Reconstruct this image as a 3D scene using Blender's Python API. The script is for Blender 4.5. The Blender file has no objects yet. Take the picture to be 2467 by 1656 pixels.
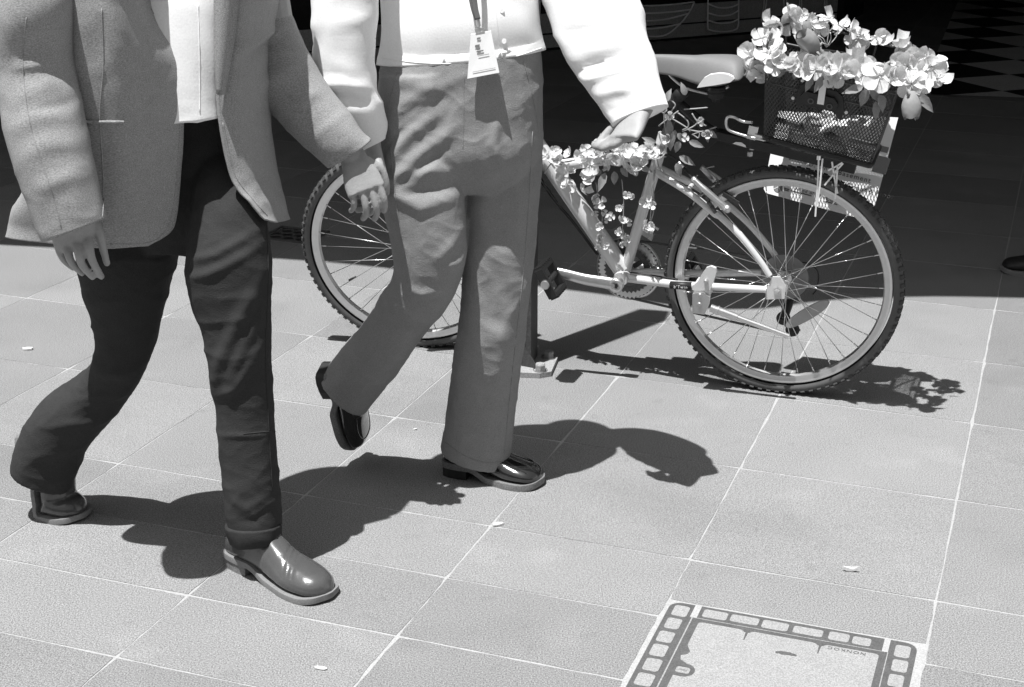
import bpy, math, random
import numpy as np
from mathutils import Vector, Matrix, noise
sc = bpy.context.scene
COL = sc.collection
rad = math.radians
# ---------------------------------------------------------------- camera
K = 1.0561                      # full-view pixel -> photograph pixel
FPX, PITCH, ROLL, HC = 3761.15, .33075, .015488, 1.566
CAM = np.array([0, 0, HC])
_f = np.array([0, math.cos(PITCH), -math.sin(PITCH)]); _r = np.array([1., 0, 0]); _u = np.cross(_r, _f)
_c, _s = math.cos(ROLL), math.sin(ROLL)
RT, UP, FW = _c*_r+_s*_u, -_s*_r+_c*_u, _f
cd = bpy.data.cameras.new('camera'); cam = bpy.data.objects.new('camera', cd); COL.objects.link(cam)
cd.sensor_width = 36; cd.lens = FPX/2467*36; cd.clip_start = .05; cd.clip_end = 400
cam.matrix_world = Matrix(((RT[0], UP[0], -FW[0], 0), (RT[1], UP[1], -FW[1], 0), (RT[2], UP[2], -FW[2], HC), (0, 0, 0, 1)))
sc.camera = cam
# ---------------------------------------------------------------- sky, sun, exposure
SH = np.array([.198, .212])                       # ground shift of a shadow per metre of height
EL = math.atan(1/np.hypot(*SH)); AZ = math.atan2(-SH[0], -SH[1])
w = bpy.data.worlds.new('World'); sc.world = w; w.use_nodes = True
nt = w.node_tree; bg = nt.nodes['Background']
sky = nt.nodes.new('ShaderNodeTexSky'); sky.sky_type = 'NISHITA'; sky.sun_disc = False
sky.sun_elevation = EL; sky.sun_rotation = AZ
bw = nt.nodes.new('ShaderNodeRGBToBW')            # black and white film: a neutral sky
nt.links.new(sky.outputs[0], bw.inputs[0]); nt.links.new(bw.outputs[0], bg.inputs[0])
bg.inputs[1].default_value = .115
sd = bpy.data.lights.new('sun', 'SUN'); sd.energy = 4.8; sd.angle = rad(.5)
sun = bpy.data.objects.new('sun', sd); COL.objects.link(sun)
sun.rotation_euler = Vector((SH[0], SH[1], -1)).to_track_quat('-Z', 'Y').to_euler(); sun.location = (-3, -3, 9)
sc.view_settings.view_transform = 'Standard'; sc.view_settings.look = 'None'
sc.view_settings.exposure = .70; sc.view_settings.gamma = 1
# ---------------------------------------------------------------- geometry helpers
def V(*a): return np.array(a, float)
def nrm(v): return v/(np.linalg.norm(v)+1e-12)
def ray(x, y): return RT*((x*K-1233.5)/FPX)+UP*(-(y*K-828)/FPX)+FW
def at(x, y, Y): d = ray(x, y); return CAM+d*(Y/d[1])          # point of the upright plane Y metres ahead
def gz(x, y, z=0.): d = ray(x, y); return CAM+d*((z-HC)/d[2])  # point of the level plane at height z
def onpl(x, y, O, n): d = ray(x, y); return CAM+d*(((O-CAM)@n)/(d@n))
def crom(P, n):
    """Catmull-Rom through the rows of P, n samples per span"""
    P = np.asarray(P, float); Q = np.vstack([2*P[0]-P[1], P, 2*P[-1]-P[-2]]); out = []
    for i in range(1, len(Q)-2):
        for k in range(n):
            t = k/n; a, b, c, d = Q[i-1], Q[i], Q[i+1], Q[i+2]
            out.append(.5*(2*b+(c-a)*t+(2*a-5*b+4*c-d)*t*t+(3*b-a-3*c+d)*t**3))
    out.append(P[-1]); return np.array(out)
class MB:
    def __init__(s): s.v = []; s.f = []; s.m = []
    def add(s, v, f, m=0):
        o = len(s.v); s.v += [tuple(p) for p in v]; s.f += [tuple(i+o for i in q) for q in f]; s.m += [m]*len(f); return s
    def box(s, c, ax, ay, az, m=0):
        c, ax, ay, az = map(np.asarray, (c, ax, ay, az))
        v = [c+i*ax+j*ay+k*az for k in (-1, 1) for j in (-1, 1) for i in (-1, 1)]
        return s.add(v, [(0, 2, 3, 1), (4, 5, 7, 6), (0, 1, 5, 4), (2, 6, 7, 3), (0, 4, 6, 2), (1, 3, 7, 5)], m)
    def tube(s, P, r, n=10, caps=True, m=0, flat=None, ref=None):
        P = np.asarray(P, float); N = len(P); R = np.broadcast_to(np.asarray(r, float), (N,)) if np.ndim(r) < 2 else r
        T = [nrm(P[min(i+1, N-1)]-P[max(i-1, 0)]) for i in range(N)]
        a = np.asarray(ref, float) if ref is not None else (V(0, 0, 1) if abs(T[0][2]) < .9 else V(1, 0, 0)); v = []
        for i in range(N):
            a = nrm(a-(a@T[i])*T[i]); b = np.cross(T[i], a); k = 1 if flat is None else flat
            for j in range(n):
                t = 2*math.pi*j/n; v.append(P[i]+R[i]*(math.cos(t)*a+k*math.sin(t)*b))
        f = [(i*n+j, i*n+(j+1) % n, (i+1)*n+(j+1) % n, (i+1)*n+j) for i in range(N-1) for j in range(n)]
        if caps: f += [tuple(range(n-1, -1, -1)), tuple((N-1)*n+j for j in range(n))]
        return s.add(v, f, m)
    def ring(s, c, ax, r, tr, n=64, k=8, m=0, e1=None):
        """torus round axis ax"""
        ax = nrm(np.asarray(ax, float)); e1 = nrm(np.cross(ax, V(0, 0, 1)) if e1 is None and abs(ax[2]) < .9 else (V(1, 0, 0) if e1 is None else e1)); e2 = np.cross(ax, e1)
        return s.lathe(c, ax, [(r+tr*math.cos(2*math.pi*j/k), tr*math.sin(2*math.pi*j/k)) for j in range(k)], n, True, m, e1)
    def lathe(s, c, ax, prof, n=32, closed=False, m=0, e1=None):
        """prof: (radius, offset along ax)"""
        ax = nrm(np.asarray(ax, float)); c = np.asarray(c, float)
        if e1 is None: e1 = nrm(np.cross(ax, V(0, 0, 1) if abs(ax[2]) < .9 else V(1, 0, 0)))
        e2 = np.cross(ax, e1); k = len(prof); v = []
        for i in range(n):
            t = 2*math.pi*i/n; d = math.cos(t)*e1+math.sin(t)*e2
            v += [c+r*d+h*ax for r, h in prof]
        f = [(i*k+j, ((i+1) % n)*k+j, ((i+1) % n)*k+(j+1) % k, i*k+(j+1) % k) for i in range(n) for j in range(k if closed else k-1)]
        return s.add(v, f, m)
    def poly(s, pts, ext, m=0):
        """flat outline pts pushed along ext: a plate"""
        P = [np.asarray(p, float) for p in pts]; e = np.asarray(ext, float); n = len(P)
        return s.add(P+[p+e for p in P], [tuple(range(n)), tuple(range(2*n-1, n-1, -1))]+[(i, i+n, (i+1) % n+n, (i+1) % n) for i in range(n)], m)
    def grid(s, G, m=0, wrap=False):
        G = np.asarray(G, float); a, b = G.shape[:2]; bb = b if wrap else b-1
        return s.add(G.reshape(-1, 3), [(i*b+j, i*b+(j+1) % b, (i+1)*b+(j+1) % b, (i+1)*b+j) for i in range(a-1) for j in range(bb)], m)
    def build(s, name, mat, parent=None, smooth=True, auto=None):
        me = bpy.data.meshes.new(name); off = np.array(parent_loc(parent))
        me.from_pydata([tuple(np.asarray(p)-off) for p in s.v], [], s.f)
        mats = mat if isinstance(mat, (list, tuple)) else [mat]
        for q in mats: me.materials.append(q)
        if len(mats) > 1: me.polygons.foreach_set('material_index', s.m)
        me.validate(); fix_normals(me)
        me.polygons.foreach_set('use_smooth', [smooth]*len(me.polygons))
        if smooth and auto: me.set_sharp_from_angle(angle=rad(auto))
        o = bpy.data.objects.new(name, me); COL.objects.link(o)
        if parent: o.parent = parent
        return o
import bmesh
def fix_normals(me):
    b = bmesh.new(); b.from_mesh(me); bmesh.ops.recalc_face_normals(b, faces=b.faces); b.to_mesh(me); b.free()
def parent_loc(p):
    l = Vector((0, 0, 0))
    while p: l = l+p.location; p = p.parent
    return tuple(l)
def tag(o, label=None, cat=None, group=None, kind=None):
    for k, v in (('label', label), ('category', cat), ('group', group), ('kind', kind)):
        if v: o[k] = v
    return o
def thing(name, label, cat, loc, group=None):
    o = bpy.data.objects.new(name, None); COL.objects.link(o); o.location = tuple(loc); o.empty_display_size = .1
    return tag(o, label, cat, group)
def fuse(o, vox, smooth=2, it=None, extra=None):
    """one continuous skin over everything in the mesh, at voxel size vox"""
    m = o.modifiers.new('r', 'REMESH'); m.mode = 'VOXEL'; m.voxel_size = vox; m.use_smooth_shade = True
    if smooth:
        k = o.modifiers.new('s', 'SMOOTH'); k.iterations = smooth; k.factor = .5
    dg = bpy.context.evaluated_depsgraph_get(); me = bpy.data.meshes.new_from_object(o.evaluated_get(dg))
    old = o.data; mats = list(old.materials); o.modifiers.clear(); o.data = me
    me.materials.clear(); [me.materials.append(q) for q in mats]
    me.polygons.foreach_set('use_smooth', [True]*len(me.polygons))
    return o
def displace(o, fn):
    """move each vertex along its normal by fn(world point array)"""
    me = o.data; n = len(me.vertices); co = np.empty(n*3); me.vertices.foreach_get('co', co); co = co.reshape(-1, 3)
    no = np.empty(n*3); me.vertices.foreach_get('normal', no); no = no.reshape(-1, 3)
    W = co+np.array(parent_loc(o.parent))
    co = co+no*fn(W)[:, None]; me.vertices.foreach_set('co', co.ravel()); me.update()
def wr(P, A, sx, sy, sz, seed, ang=0.):
    """soft ridged noise: cloth waves stretched along the small-scale axis"""
    ca, sa = math.cos(ang), math.sin(ang); out = np.empty(len(P))
    for i, p in enumerate(P):
        x, z = ca*p[0]+sa*p[2], -sa*p[0]+ca*p[2]
        q = noise.noise(Vector((x*sx+seed, p[1]*sy, z*sz))); out[i] = (1-2*abs(q))**2-.35
    return A*out
def creases(P, lst):
    """raised (amp>0) or sunk folds along polylines: (points px, Y, amp, width)"""
    d = np.zeros(len(P))
    for pts, Y, amp, wd in lst:
        L = [at(x, y, Y)[[0, 2]] for x, y in pts]; best = np.full(len(P), 9.); tt = np.zeros(len(P)); Q = P[:, [0, 2]]
        for i in range(len(L)-1):
            a, b = L[i], L[i+1]; u = b-a; t = np.clip(((Q-a)@u)/(u@u), 0, 1); h = np.linalg.norm(Q-a-t[:, None]*u, axis=1)
            k = h < best; best[k] = h[k]; tt[k] = (i+t[k])/(len(L)-1)
        front = 1/(1+np.exp((P[:, 1]-Y)/.02)); d += amp*np.exp(-(best/wd)**2)*np.sin(np.pi*np.clip(tt*.9+.05, 0, 1))**.6*front
    return d
def loft(mb, rings, n=28, sub=6, pw=2.0, caps=True, m=0):
    """rings: (xl,yl,xr,yr,Y,depth ratio): left and right outline in the picture, distance, roundness"""
    C, A, D = [], [], []
    for xl, yl, xr, yr, Y, k in rings:
        L, R = at(xl, yl, Y), at(xr, yr, Y); C.append((L+R)/2); A.append((R-L)/2); D.append([k, 0, 0])
    return loftw(mb, C, A, [d[0] for d in D], n, sub, pw, caps, m)
def loftw(mb, C, A, k, n=28, sub=6, pw=2.0, caps=True, m=0):
    C, A, k = crom(C, sub), crom(A, sub), crom(np.array(k, float)[:, None], sub)[:, 0]; N = len(C); G = []
    for i in range(N):
        t = nrm(C[min(i+1, N-1)]-C[max(i-1, 0)]); a = A[i]; b = np.cross(t, a); b = nrm(b)*np.linalg.norm(a)*k[i]
        if b[1] < 0: b = -b
        row = []
        for j in range(n):
            th = 2*math.pi*j/n; c, s = math.cos(th), math.sin(th)
            row.append(C[i]+a*math.copysign(abs(c)**(2/pw), c)+b*math.copysign(abs(s)**(2/pw), s))
        G.append(row)
    mb.grid(G, m, True)
    if caps:
        o = len(mb.v)-N*n; mb.f += [tuple(o+j for j in range(n)), tuple(o+(N-1)*n+j for j in range(n))]; mb.m += [m, m]
    return mb
def ball(mb, c, rx, ry, rz, n=16, k=10, X=None, m=0):
    c = np.asarray(c, float); X = np.eye(3) if X is None else np.asarray(X, float)
    G = [[c+rx*math.sin(math.pi*(i+.01)/(k+.02))*math.cos(2*math.pi*j/n)*X[0]+ry*math.sin(math.pi*(i+.01)/(k+.02))*math.sin(2*math.pi*j/n)*X[1]+rz*math.cos(math.pi*i/k)*X[2] for j in range(n)] for i in range(k+1)]
    return mb.grid(G, m, True)
# ---------------------------------------------------------------- materials (black and white film: all neutral)
def mat(name, base, rough=.7, spec=.4, var=.12, scale=40., fine=None, bump=0., bscale=None, metal=0., coat=0., attr=None, trans=0., stretch=None, wear=0.):
    m = bpy.data.materials.new(name); m.use_nodes = True; t = m.node_tree; b = t.nodes['Principled BSDF']; L = t.links.new
    b.inputs['Roughness'].default_value = rough; b.inputs['Specular IOR Level'].default_value = spec
    b.inputs['Metallic'].default_value = metal; b.inputs['Coat Weight'].default_value = coat; b.inputs['Coat Roughness'].default_value = .08
    tc = t.nodes.new('ShaderNodeTexCoord'); src = tc.outputs['Object']
    if stretch:
        mp = t.nodes.new('ShaderNodeMapping'); mp.inputs['Scale'].default_value = stretch; L(src, mp.inputs[0]); src = mp.outputs[0]
    def nz(s, det=3.):
        n = t.nodes.new('ShaderNodeTexNoise'); n.inputs['Scale'].default_value = s; n.inputs['Detail'].default_value = det; L(src, n.inputs['Vector']); return n.outputs['Fac']
    def mth(op, a, c):
        n = t.nodes.new('ShaderNodeMath'); n.operation = op
        for i, q in enumerate((a, c)):
            if isinstance(q, (int, float)): n.inputs[i].default_value = q
            else: L(q, n.inputs[i])
        return n.outputs[0]
    val = mth('ADD', mth('MULTIPLY', nz(scale), 2*var), 1-var)
    if fine: val = mth('MULTIPLY', val, mth('MAXIMUM', mth('ADD', mth('MULTIPLY', nz(fine[1], 1.), 4*fine[0]), 1-2*fine[0]), .2))
    val = mth('MULTIPLY', val, base)
    if wear:                                                # blotches of dirt, pale scuffs, gum spots
        def step(s, det, lo, hi, k):
            mr = t.nodes.new('ShaderNodeMapRange'); mr.interpolation_type = 'SMOOTHSTEP'; L(nz(s, det), mr.inputs[0])
            for i, q in enumerate((lo, hi, 1., k)): mr.inputs[i+1].default_value = q
            return mr.outputs[0]
        for a_ in ((1.7, 9., .50, .68, 1-wear*.7), (5., 8., .56, .70, 1+wear*.5), (38., 2., .735, .76, 1-wear*1.1), (150., 1., .74, .78, 1+wear*2.2), (16., 10., .60, .72, 1-wear*.5)): val = mth('MULTIPLY', val, step(*a_))
    if attr:
        a = t.nodes.new('ShaderNodeAttribute'); a.attribute_name = attr; val = mth('MULTIPLY', val, a.outputs['Fac'])
    L(val, b.inputs['Base Color'])
    if bump:
        n = t.nodes.new('ShaderNodeBump'); n.inputs['Strength'].default_value = 1; n.inputs['Distance'].default_value = bump
        L(nz(bscale or scale, 4.), n.inputs['Height']); L(n.outputs[0], b.inputs['Normal'])
    if trans:
        tr = t.nodes.new('ShaderNodeBsdfTranslucent'); L(val, tr.inputs[0]); mx = t.nodes.new('ShaderNodeMixShader'); mx.inputs[0].default_value = trans
        L(b.outputs[0], mx.inputs[1]); L(tr.outputs[0], mx.inputs[2]); L(mx.outputs[0], t.nodes['Material Output'].inputs[0])
    return m
M = dict(
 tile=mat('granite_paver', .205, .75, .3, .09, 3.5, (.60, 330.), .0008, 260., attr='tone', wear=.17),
 grout=mat('pale_grout', .34, .9, .2, .14, 25., (.2, 300.), .002, 180.),
 blazer=mat('grey_wool_twill', .28, .9, .15, .10, 60., (.34, 700.), .0004, 600., stretch=(.35, 1, 1)),
 shirt=mat('white_cotton', .82, .85, .2, .05, 12., (.04, 300.), .0003, 200.),
 dark_wool=mat('dark_wool', .032, .85, .2, .15, 30., (.25, 700.), .0008, 350.),
 grey_wool=mat('mid_grey_wool', .23, .85, .2, .12, 25., (.25, 700.), .0008, 350.),
 skin=mat('skin', .30, .55, .35, .12, 60., (.06, 500.), .0006, 250.),
 hair=mat('hair', .04, .5, .5, .3, 300.),
 tan=mat('tan_leather', .068, .24, .5, .25, 14., (.08, 400.), .0006, 90., coat=.35),
 welt=mat('pale_welt', .19, .7, .3, .2, 80., (.2, 500.)),
 patent=mat('black_patent_leather', .012, .12, .6, .2, 20., None, .0004, 60., coat=.8),
 rubber=mat('black_rubber', .03, .8, .3, .3, 90., (.3, 500.), .0008, 300.),
 tyre=mat('tyre_rubber', .045, .7, .35, .3, 40., (.3, 500.), .0006, 300.),
 sidewall=mat('tyre_sidewall', .085, .6, .35, .2, 30.),
 alloy=mat('brushed_alloy', .62, .33, .5, .10, 60., None, .0002, 300., metal=.85),
 steel=mat('spoke_steel', .75, .3, .5, .1, 100., metal=.9),
 paint=mat('silver_paint', .64, .34, .5, .08, 30., (.06, 600.), metal=.15, coat=.4),
 black=mat('black_plastic', .018, .5, .4, .3, 60., None, .0004, 200.),
 saddle=mat('grey_vinyl', .15, .55, .4, .06, 60., (.15, 700.), .0006, 500.),
 white=mat('white_plastic', .8, .45, .4, .06, 40.),
 petal=mat('silk_petal', .72, .8, .2, .25, 45., (.12, 400.), .0006, 300., trans=.3),
 leaf=mat('silk_leaf', .26, .7, .3, .3, 45., (.12, 400.), .0006, 300., trans=.2),
 bud=mat('silk_rosebud', .30, .7, .3, .3, 60., None, .0008, 120., trans=.2),
 stem=mat('wire_stem', .32, .7, .3, .3, 60.),
 wire=mat('basket_wire', .05, .38, .6, .2, 60., metal=.4),
 paper=mat('printed_card', .70, .8, .2, .06, 9.),
 ink=mat('printing_ink', .10, .8, .2, .1, 9.),
 midink=mat('grey_printing', .18, .8, .2, .1, 9.),
 post=mat('painted_steel_post', .05, .6, .4, .45, 18., (.3, 200.), .001, 60.),
 iron=mat('worn_iron', .085, .6, .4, .25, 30., (.25, 300.), .0006, 150.),
 infill=mat('concrete_infill', .265, .85, .2, .10, 12., (.3, 350.), .0008, 200.),
 cast=mat('cast_iron', .16, .65, .4, .3, 30., (.3, 300.), .001, 120.),
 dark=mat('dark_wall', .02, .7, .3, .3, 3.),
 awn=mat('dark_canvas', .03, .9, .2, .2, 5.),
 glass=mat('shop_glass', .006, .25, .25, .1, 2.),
 riser=mat('kick_panel', .38, .8, .2, .12, 6., (.25, 120.)),
 decal=mat('decal_line', .95, .8, .2, .1, 9.),
 chk_w=mat('pale_floor_tile', .50, .7, .3, .1, 6., (.2, 120.)),
 chk_b=mat('black_floor_tile', .012, .7, .3, .1, 6.),
 brick=mat('street_wall', .12, .9, .2, .2, 3.),
 scrap=mat('white_scrap', .6, .8, .2, .08, 80., None, .001, 200.),
)
random.seed(7)
# ================================================================= SETTING
_a = -.33480918
def pave(X, Y, z=0.): return V(math.cos(_a)*X-math.sin(_a)*Y, math.sin(_a)*X+math.cos(_a)*Y, z)  # along / across the paving
cols = [-3.153, -2.624, -2.104, -1.587, -1.113, -.643, -.114]
while cols[0] > -16: cols.insert(0, cols[0]-.53)
while cols[-1] < 16: cols.append(cols[-1]+.53)
rows = [2.529, 2.797, 3.069, 3.611, 4.145, 4.675, 5.237, 5.75, 6.24]
while rows[-1] < 19: rows.append(rows[-1]+.535)
while rows[0] > -8: rows.insert(0, rows[0]-(.268 if rows[0] > 2 else .535))
g = MB(); g.box((0, 20, -.55), (120, 0, 0), (0, 120, 0), (0, 0, .5)); tag(g.build('ground', M['brick'], None, False), kind='structure')
g = MB(); q = [pave(-16.5, -8.5), pave(16.5, -8.5), pave(16.5, 19.5), pave(-16.5, 19.5)]
g.poly([p-V(0, 0, .0009) for p in q], (0, 0, -.04)); tag(g.build('paving_bed', M['grout'], None, False), kind='structure')
verts, faces, tones = [], [], []; rs = np.random.RandomState(3)
COVX, COVY = (-.641, -.121), (2.28, 2.872)
def tile(x0, x1, y0, y1):
    near = abs((x0+x1)/2+.8) < 3.4 and 1.8 < (y0+y1)/2 < 6.5; n = 9 if near else 1; h = .0022; hy = .0029
    j = (lambda: rs.normal(0, .0006)) if near else (lambda: 0)
    x0 += h+j(); x1 -= h+j(); y0 += hy+j(); y1 -= hy+j(); c = .007*rs.uniform(.3, 1)
    P = [(x0+(x1-x0)*i/n, y0) for i in range(n)]+[(x1, y0+(y1-y0)*i/n) for i in range(n)]+[(x1-(x1-x0)*i/n, y1) for i in range(n)]+[(x0, y1-(y1-y0)*i/n) for i in range(n)]
    o = len(verts); z = rs.uniform(-.0002, .0004)
    for i, (x, y) in enumerate(P):
        k = .0016 if near and i % n == 0 else 0; mx, my = (x0+x1)/2, (y0+y1)/2
        verts.append(pave(x+j()*1.3+math.copysign(k*rs.rand()*2, mx-x), y+j()*1.3+math.copysign(k*rs.rand()*2, my-y), z))
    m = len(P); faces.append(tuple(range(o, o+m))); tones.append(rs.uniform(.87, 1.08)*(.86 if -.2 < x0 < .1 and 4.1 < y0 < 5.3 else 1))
    for p in verts[o:o+m]: verts.append(p-V(0, 0, .02))
    for i in range(m): faces.append((o+i, o+m+i, o+m+(i+1) % m, o+(i+1) % m)); tones.append(1.)
for i in range(len(cols)-1):
    for k in range(len(rows)-1):
        x0, x1, y0, y1 = cols[i], cols[i+1], rows[k], rows[k+1]
        if abs(x0+.643) < .01 and y1 > COVY[0] and y0 < COVY[1]:
            if y1 > COVY[1]+.05: tile(x0, x1, COVY[1], y1)
            continue
        if abs(x0+.114) < .01 and abs(y0-2.797) < .01: pass
        tile(x0, x1, y0, y1)
me = bpy.data.meshes.new('pavement'); me.from_pydata([tuple(v) for v in verts], [], faces); me.materials.append(M['tile'])
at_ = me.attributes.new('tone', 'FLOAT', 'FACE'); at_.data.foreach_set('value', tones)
o = bpy.data.objects.new('pavement', me); COL.objects.link(o); tag(o, kind='structure')
UPZ = V(0, 0, 1)
def gx(X, Y, z): return pave(X, Y, z)
PX, PY = pave(1, 0), pave(0, 1)
# ---- utility cover with cellular iron frame
cov = thing('utility_cover', 'worn square iron utility cover with concrete cells, sunk flush in the paving at lower right', 'cover', pave(-.381, 2.6))
def slab(name, x0, x1, y0, y1, z0, z1, m, par, rr=0., seg=5):
    P = []
    for cx, cy, s in ((x1-rr, y1-rr, 0), (x0+rr, y1-rr, 90), (x0+rr, y0+rr, 180), (x1-rr, y0+rr, 270)):
        for i in range(seg+1 if rr else 1):
            t = rad(s+90*i/seg) if rr else 0; P.append(pave(cx+rr*math.cos(t), cy+rr*math.sin(t), z0))
    g = MB(); g.poly(P, (0, 0, z1-z0)); return g.build(name, m, par, False)
g = MB(); g.poly([pave(-.641, 2.3, -.03), pave(-.121, 2.3, -.03), pave(-.121, 2.871, -.03), pave(-.641, 2.871, -.03)], (0, 0, .026)); g.build('bedding', M['infill'], cov, False)
fr = slab('frame', -.634, -.131, 2.31, 2.866, -.004, .0010, M['iron'], cov, .026)
rc = random.Random(2)
def cell(x0, x1, y0, y1, rr=.007): j = lambda: rc.uniform(-.0018, .0018); slab('cell', x0+j(), x1+j(), y0+j(), y1+j(), -.001, .0018+rc.uniform(0, .0004), M['infill'], fr, rr)
for k in range(9):
    y1 = 2.853-k*.0577; cell(-.624, -.592, y1-.045, y1); cell(-.173, -.143, y1-.047-.004, y1-.004)
for a, b in ((-.560, -.512), (-.503, -.445), (-.437, -.385), (-.377, -.314), (-.305, -.262), (-.255, -.222)): cell(a, b, 2.823, 2.855, .006)
slab('joint', -.583, -.569, 2.812, 2.8665, -.001, .0021, M['grout'], fr); slab('joint', -.196, -.184, 2.812, 2.8665, -.001, .0021, M['grout'], fr)
P = []
for x0, x1 in ((-.561, -.467), (-.454, -.320), (-.307, -.199)):                # scalloped far edge of the big slab
    for t in range(0, 91, 18): P.append((x0+.012-.012*math.cos(rad(t)), 2.790+.008*math.sin(rad(t))))
    for t in range(90, -1, -18): P.append((x1-.012+.012*math.cos(rad(t)), 2.790+.008*math.sin(rad(t))))
P += [(-.199, 2.34), (-.561, 2.34), (-.561, 2.578)]
P += [(-.545+.021*math.sin(rad(t)), 2.603-.025*math.cos(rad(t))) for t in range(0, 181, 20)]
P += [(-.561, 2.640), (-.564, 2.655), (-.553, 2.664), (-.550, 2.676), (-.556, 2.688), (-.561, 2.700)]
g = MB(); g.poly([pave(x, y, -.001) for x, y in P], (0, 0, .0030)); g.build('infill_slab', M['infill'], cov, False)
for x in (-.4605, -.3135):
    g = MB(); g.poly([pave(x-.003, 2.80, .0012), pave(x+.003, 2.80, .0012), pave(x+.001, 2.758, .0012), pave(x-.001, 2.758, .0012)], (0, 0, .0012)); g.build('rib', M['iron'], cov, False)
slab('seam', -.578, -.188, 2.8115, 2.8135, .0006, .0018, M['infill'], fr); slab('seam', -.185, -.183, 2.36, 2.812, .0006, .0018, M['infill'], fr); slab('seam', -.5795, -.5765, 2.36, 2.812, .0006, .0018, M['infill'], fr)
slab('lifting_socket', -.561, -.534, 2.592, 2.614, -.003, .0016, M['infill'], cov, .006); slab('keyhole', -.556, -.539, 2.601, 2.606, .0010, .0020, M['cast'], cov, .002)
g = MB(); rr_ = random.Random(5)
P = [(-.372+.021*math.cos(rad(t))*(1 if 0 <= t <= 180 else .95)+rr_.uniform(-.002, .002), 2.731+(.012 if t <= 180 else -.002)*abs(math.sin(rad(t)))+rr_.uniform(-.0015, .0015)) for t in range(0, 360, 18)]
g.poly([pave(x, y, .0018) for x, y in P], (0, 0, .0004)); g.build('rust_patch', M['iron'], cov, False)
def text(name, s, size, origin, ex, ey, m, par, ext=.0006):
    c = bpy.data.curves.new(name, 'FONT'); c.body = s; c.size = size; c.extrude = ext; c.space_character = 1.25
    o = bpy.data.objects.new(name+'_tmp', c); COL.objects.link(o); bpy.context.view_layer.update()
    me = bpy.data.meshes.new_from_object(o.evaluated_get(bpy.context.evaluated_depsgraph_get())); bpy.data.objects.remove(o)
    ex, ey = nrm(ex), nrm(ey); ez = np.cross(ex, ey); off = np.array(parent_loc(par))
    for v in me.vertices: v.co = Vector(origin+ex*v.co.x+ey*v.co.y+ez*v.co.z-off)
    me.materials.clear(); me.materials.append(m); q = bpy.data.objects.new(name, me); COL.objects.link(q); q.parent = par; return q
text('lettering', 'NONKOC', .0145, pave(-.2235, 2.7925, .0021), -PX, -PY, M['iron'], cov)
# ---- drain grate in the shade
dr = thing('drain_grate', 'small cast drain grate with honeycomb holes, in the shade beside the front wheel', 'drain grate', pave(-2.7, 5.2))
slab('pit', -2.79, -2.61, 5.115, 5.285, -.02, .0008, M['black'], dr)
g = MB()
for a, b in (((-2.80, 5.11), (-2.60, 5.11)), ((-2.80, 5.29), (-2.60, 5.29)), ((-2.80, 5.11), (-2.80, 5.29)), ((-2.60, 5.11), (-2.60, 5.29))):
    p, q = pave(*a, .003), pave(*b, .003); d = nrm(q-p); g.box((p+q)/2, (q-p)/2+d*.004, np.cross(UPZ, d)*.005, UPZ*.003)
g.build('frame', M['iron'], dr, False); g = MB()
for i in range(4):
    for k in range(4):
        cx, cy = -2.775+i*.052+(.026 if k % 2 else 0), 5.13+k*.046
        for t in range(3):
            p = pave(cx, cy, .0025); d = nrm(pave(math.cos(rad(90+120*t)), math.sin(rad(90+120*t))))
            e = p+d*.03
            G_ = lambda P_: (P_@PX, P_@PY)
            x, y = G_(e); e = pave(min(max(x, -2.8), -2.6), min(max(y, 5.11), 5.29), .0025); g.box((p+e)/2, (e-p)/2, np.cross(UPZ, d)*.005, UPZ*.002)
g.build('lattice', M['iron'], dr, False)
# ---- awning whose wavy front edge throws the shade line
edge = [(-700, 522), (-40, 557), (13, 560), (620, 590), (880, 612), (1271, 659), (1401, 676), (1560, 700), (1720, 706), (1850, 690), (1950, 682), (2131, 677), (2323, 680), (2600, 683), (3300, 690)]
HA = 3.5; E_ = [gz(x, y)[:2]-SH*HA for x, y in edge]; E_ = crom(np.array(E_), 3); E_[0] = E_[0]+V(-6, .2); E_[-1] = E_[-1]+V(6, 0)
aw = thing('awning', 'wide dark canvas street awning with a wavy front edge, over the shop', 'awning', (0, 9, HA))
g = MB(); top = [V(x, y, HA+.02) for x, y in E_]; g.poly(top+[V(13, 15.5, HA+.6), V(-13, 15.5, HA+.6)], (0, 0, .03)); g.build('canvas', M['awn'], aw, False)
g = MB(); G1 = [[V(x, y, HA+.05) for x, y in E_], [V(x, y, HA-.0) for x, y in E_], [V(x, y+.008, HA) for x, y in E_], [V(x, y+.008, HA+.05) for x, y in E_]]; g.grid(G1); g.build('valance', M['awn'], aw, False)
# ---- shop front: glazing with line drawings, kick panel, chequered entrance
A0, A1 = gz(1474, 97), gz(1780, 72); wd = nrm(A1-A0); wn = V(wd[1], -wd[0], 0)   # wn looks at the street
shop = thing('shop_front', 'dark shop front with line drawings of crockery on its glass, behind the bicycle', 'shop front', A0)
B0, B1 = A0-wd*9, A1+wd*.55
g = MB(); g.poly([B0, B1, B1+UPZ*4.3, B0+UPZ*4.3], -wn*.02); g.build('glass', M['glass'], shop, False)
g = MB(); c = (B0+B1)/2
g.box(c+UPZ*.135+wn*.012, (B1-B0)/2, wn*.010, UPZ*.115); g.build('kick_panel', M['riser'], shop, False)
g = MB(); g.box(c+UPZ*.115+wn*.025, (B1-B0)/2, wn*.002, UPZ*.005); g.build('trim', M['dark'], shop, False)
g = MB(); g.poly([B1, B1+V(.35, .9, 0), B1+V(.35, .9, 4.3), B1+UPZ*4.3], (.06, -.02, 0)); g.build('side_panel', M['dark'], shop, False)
def wp(x, y, o=.04): return onpl(x, y, A0+wn*o, wn)
z1f = lambda x, y: ((1280+x/3.8933)/K, (y/3.8933)/K)
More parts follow.
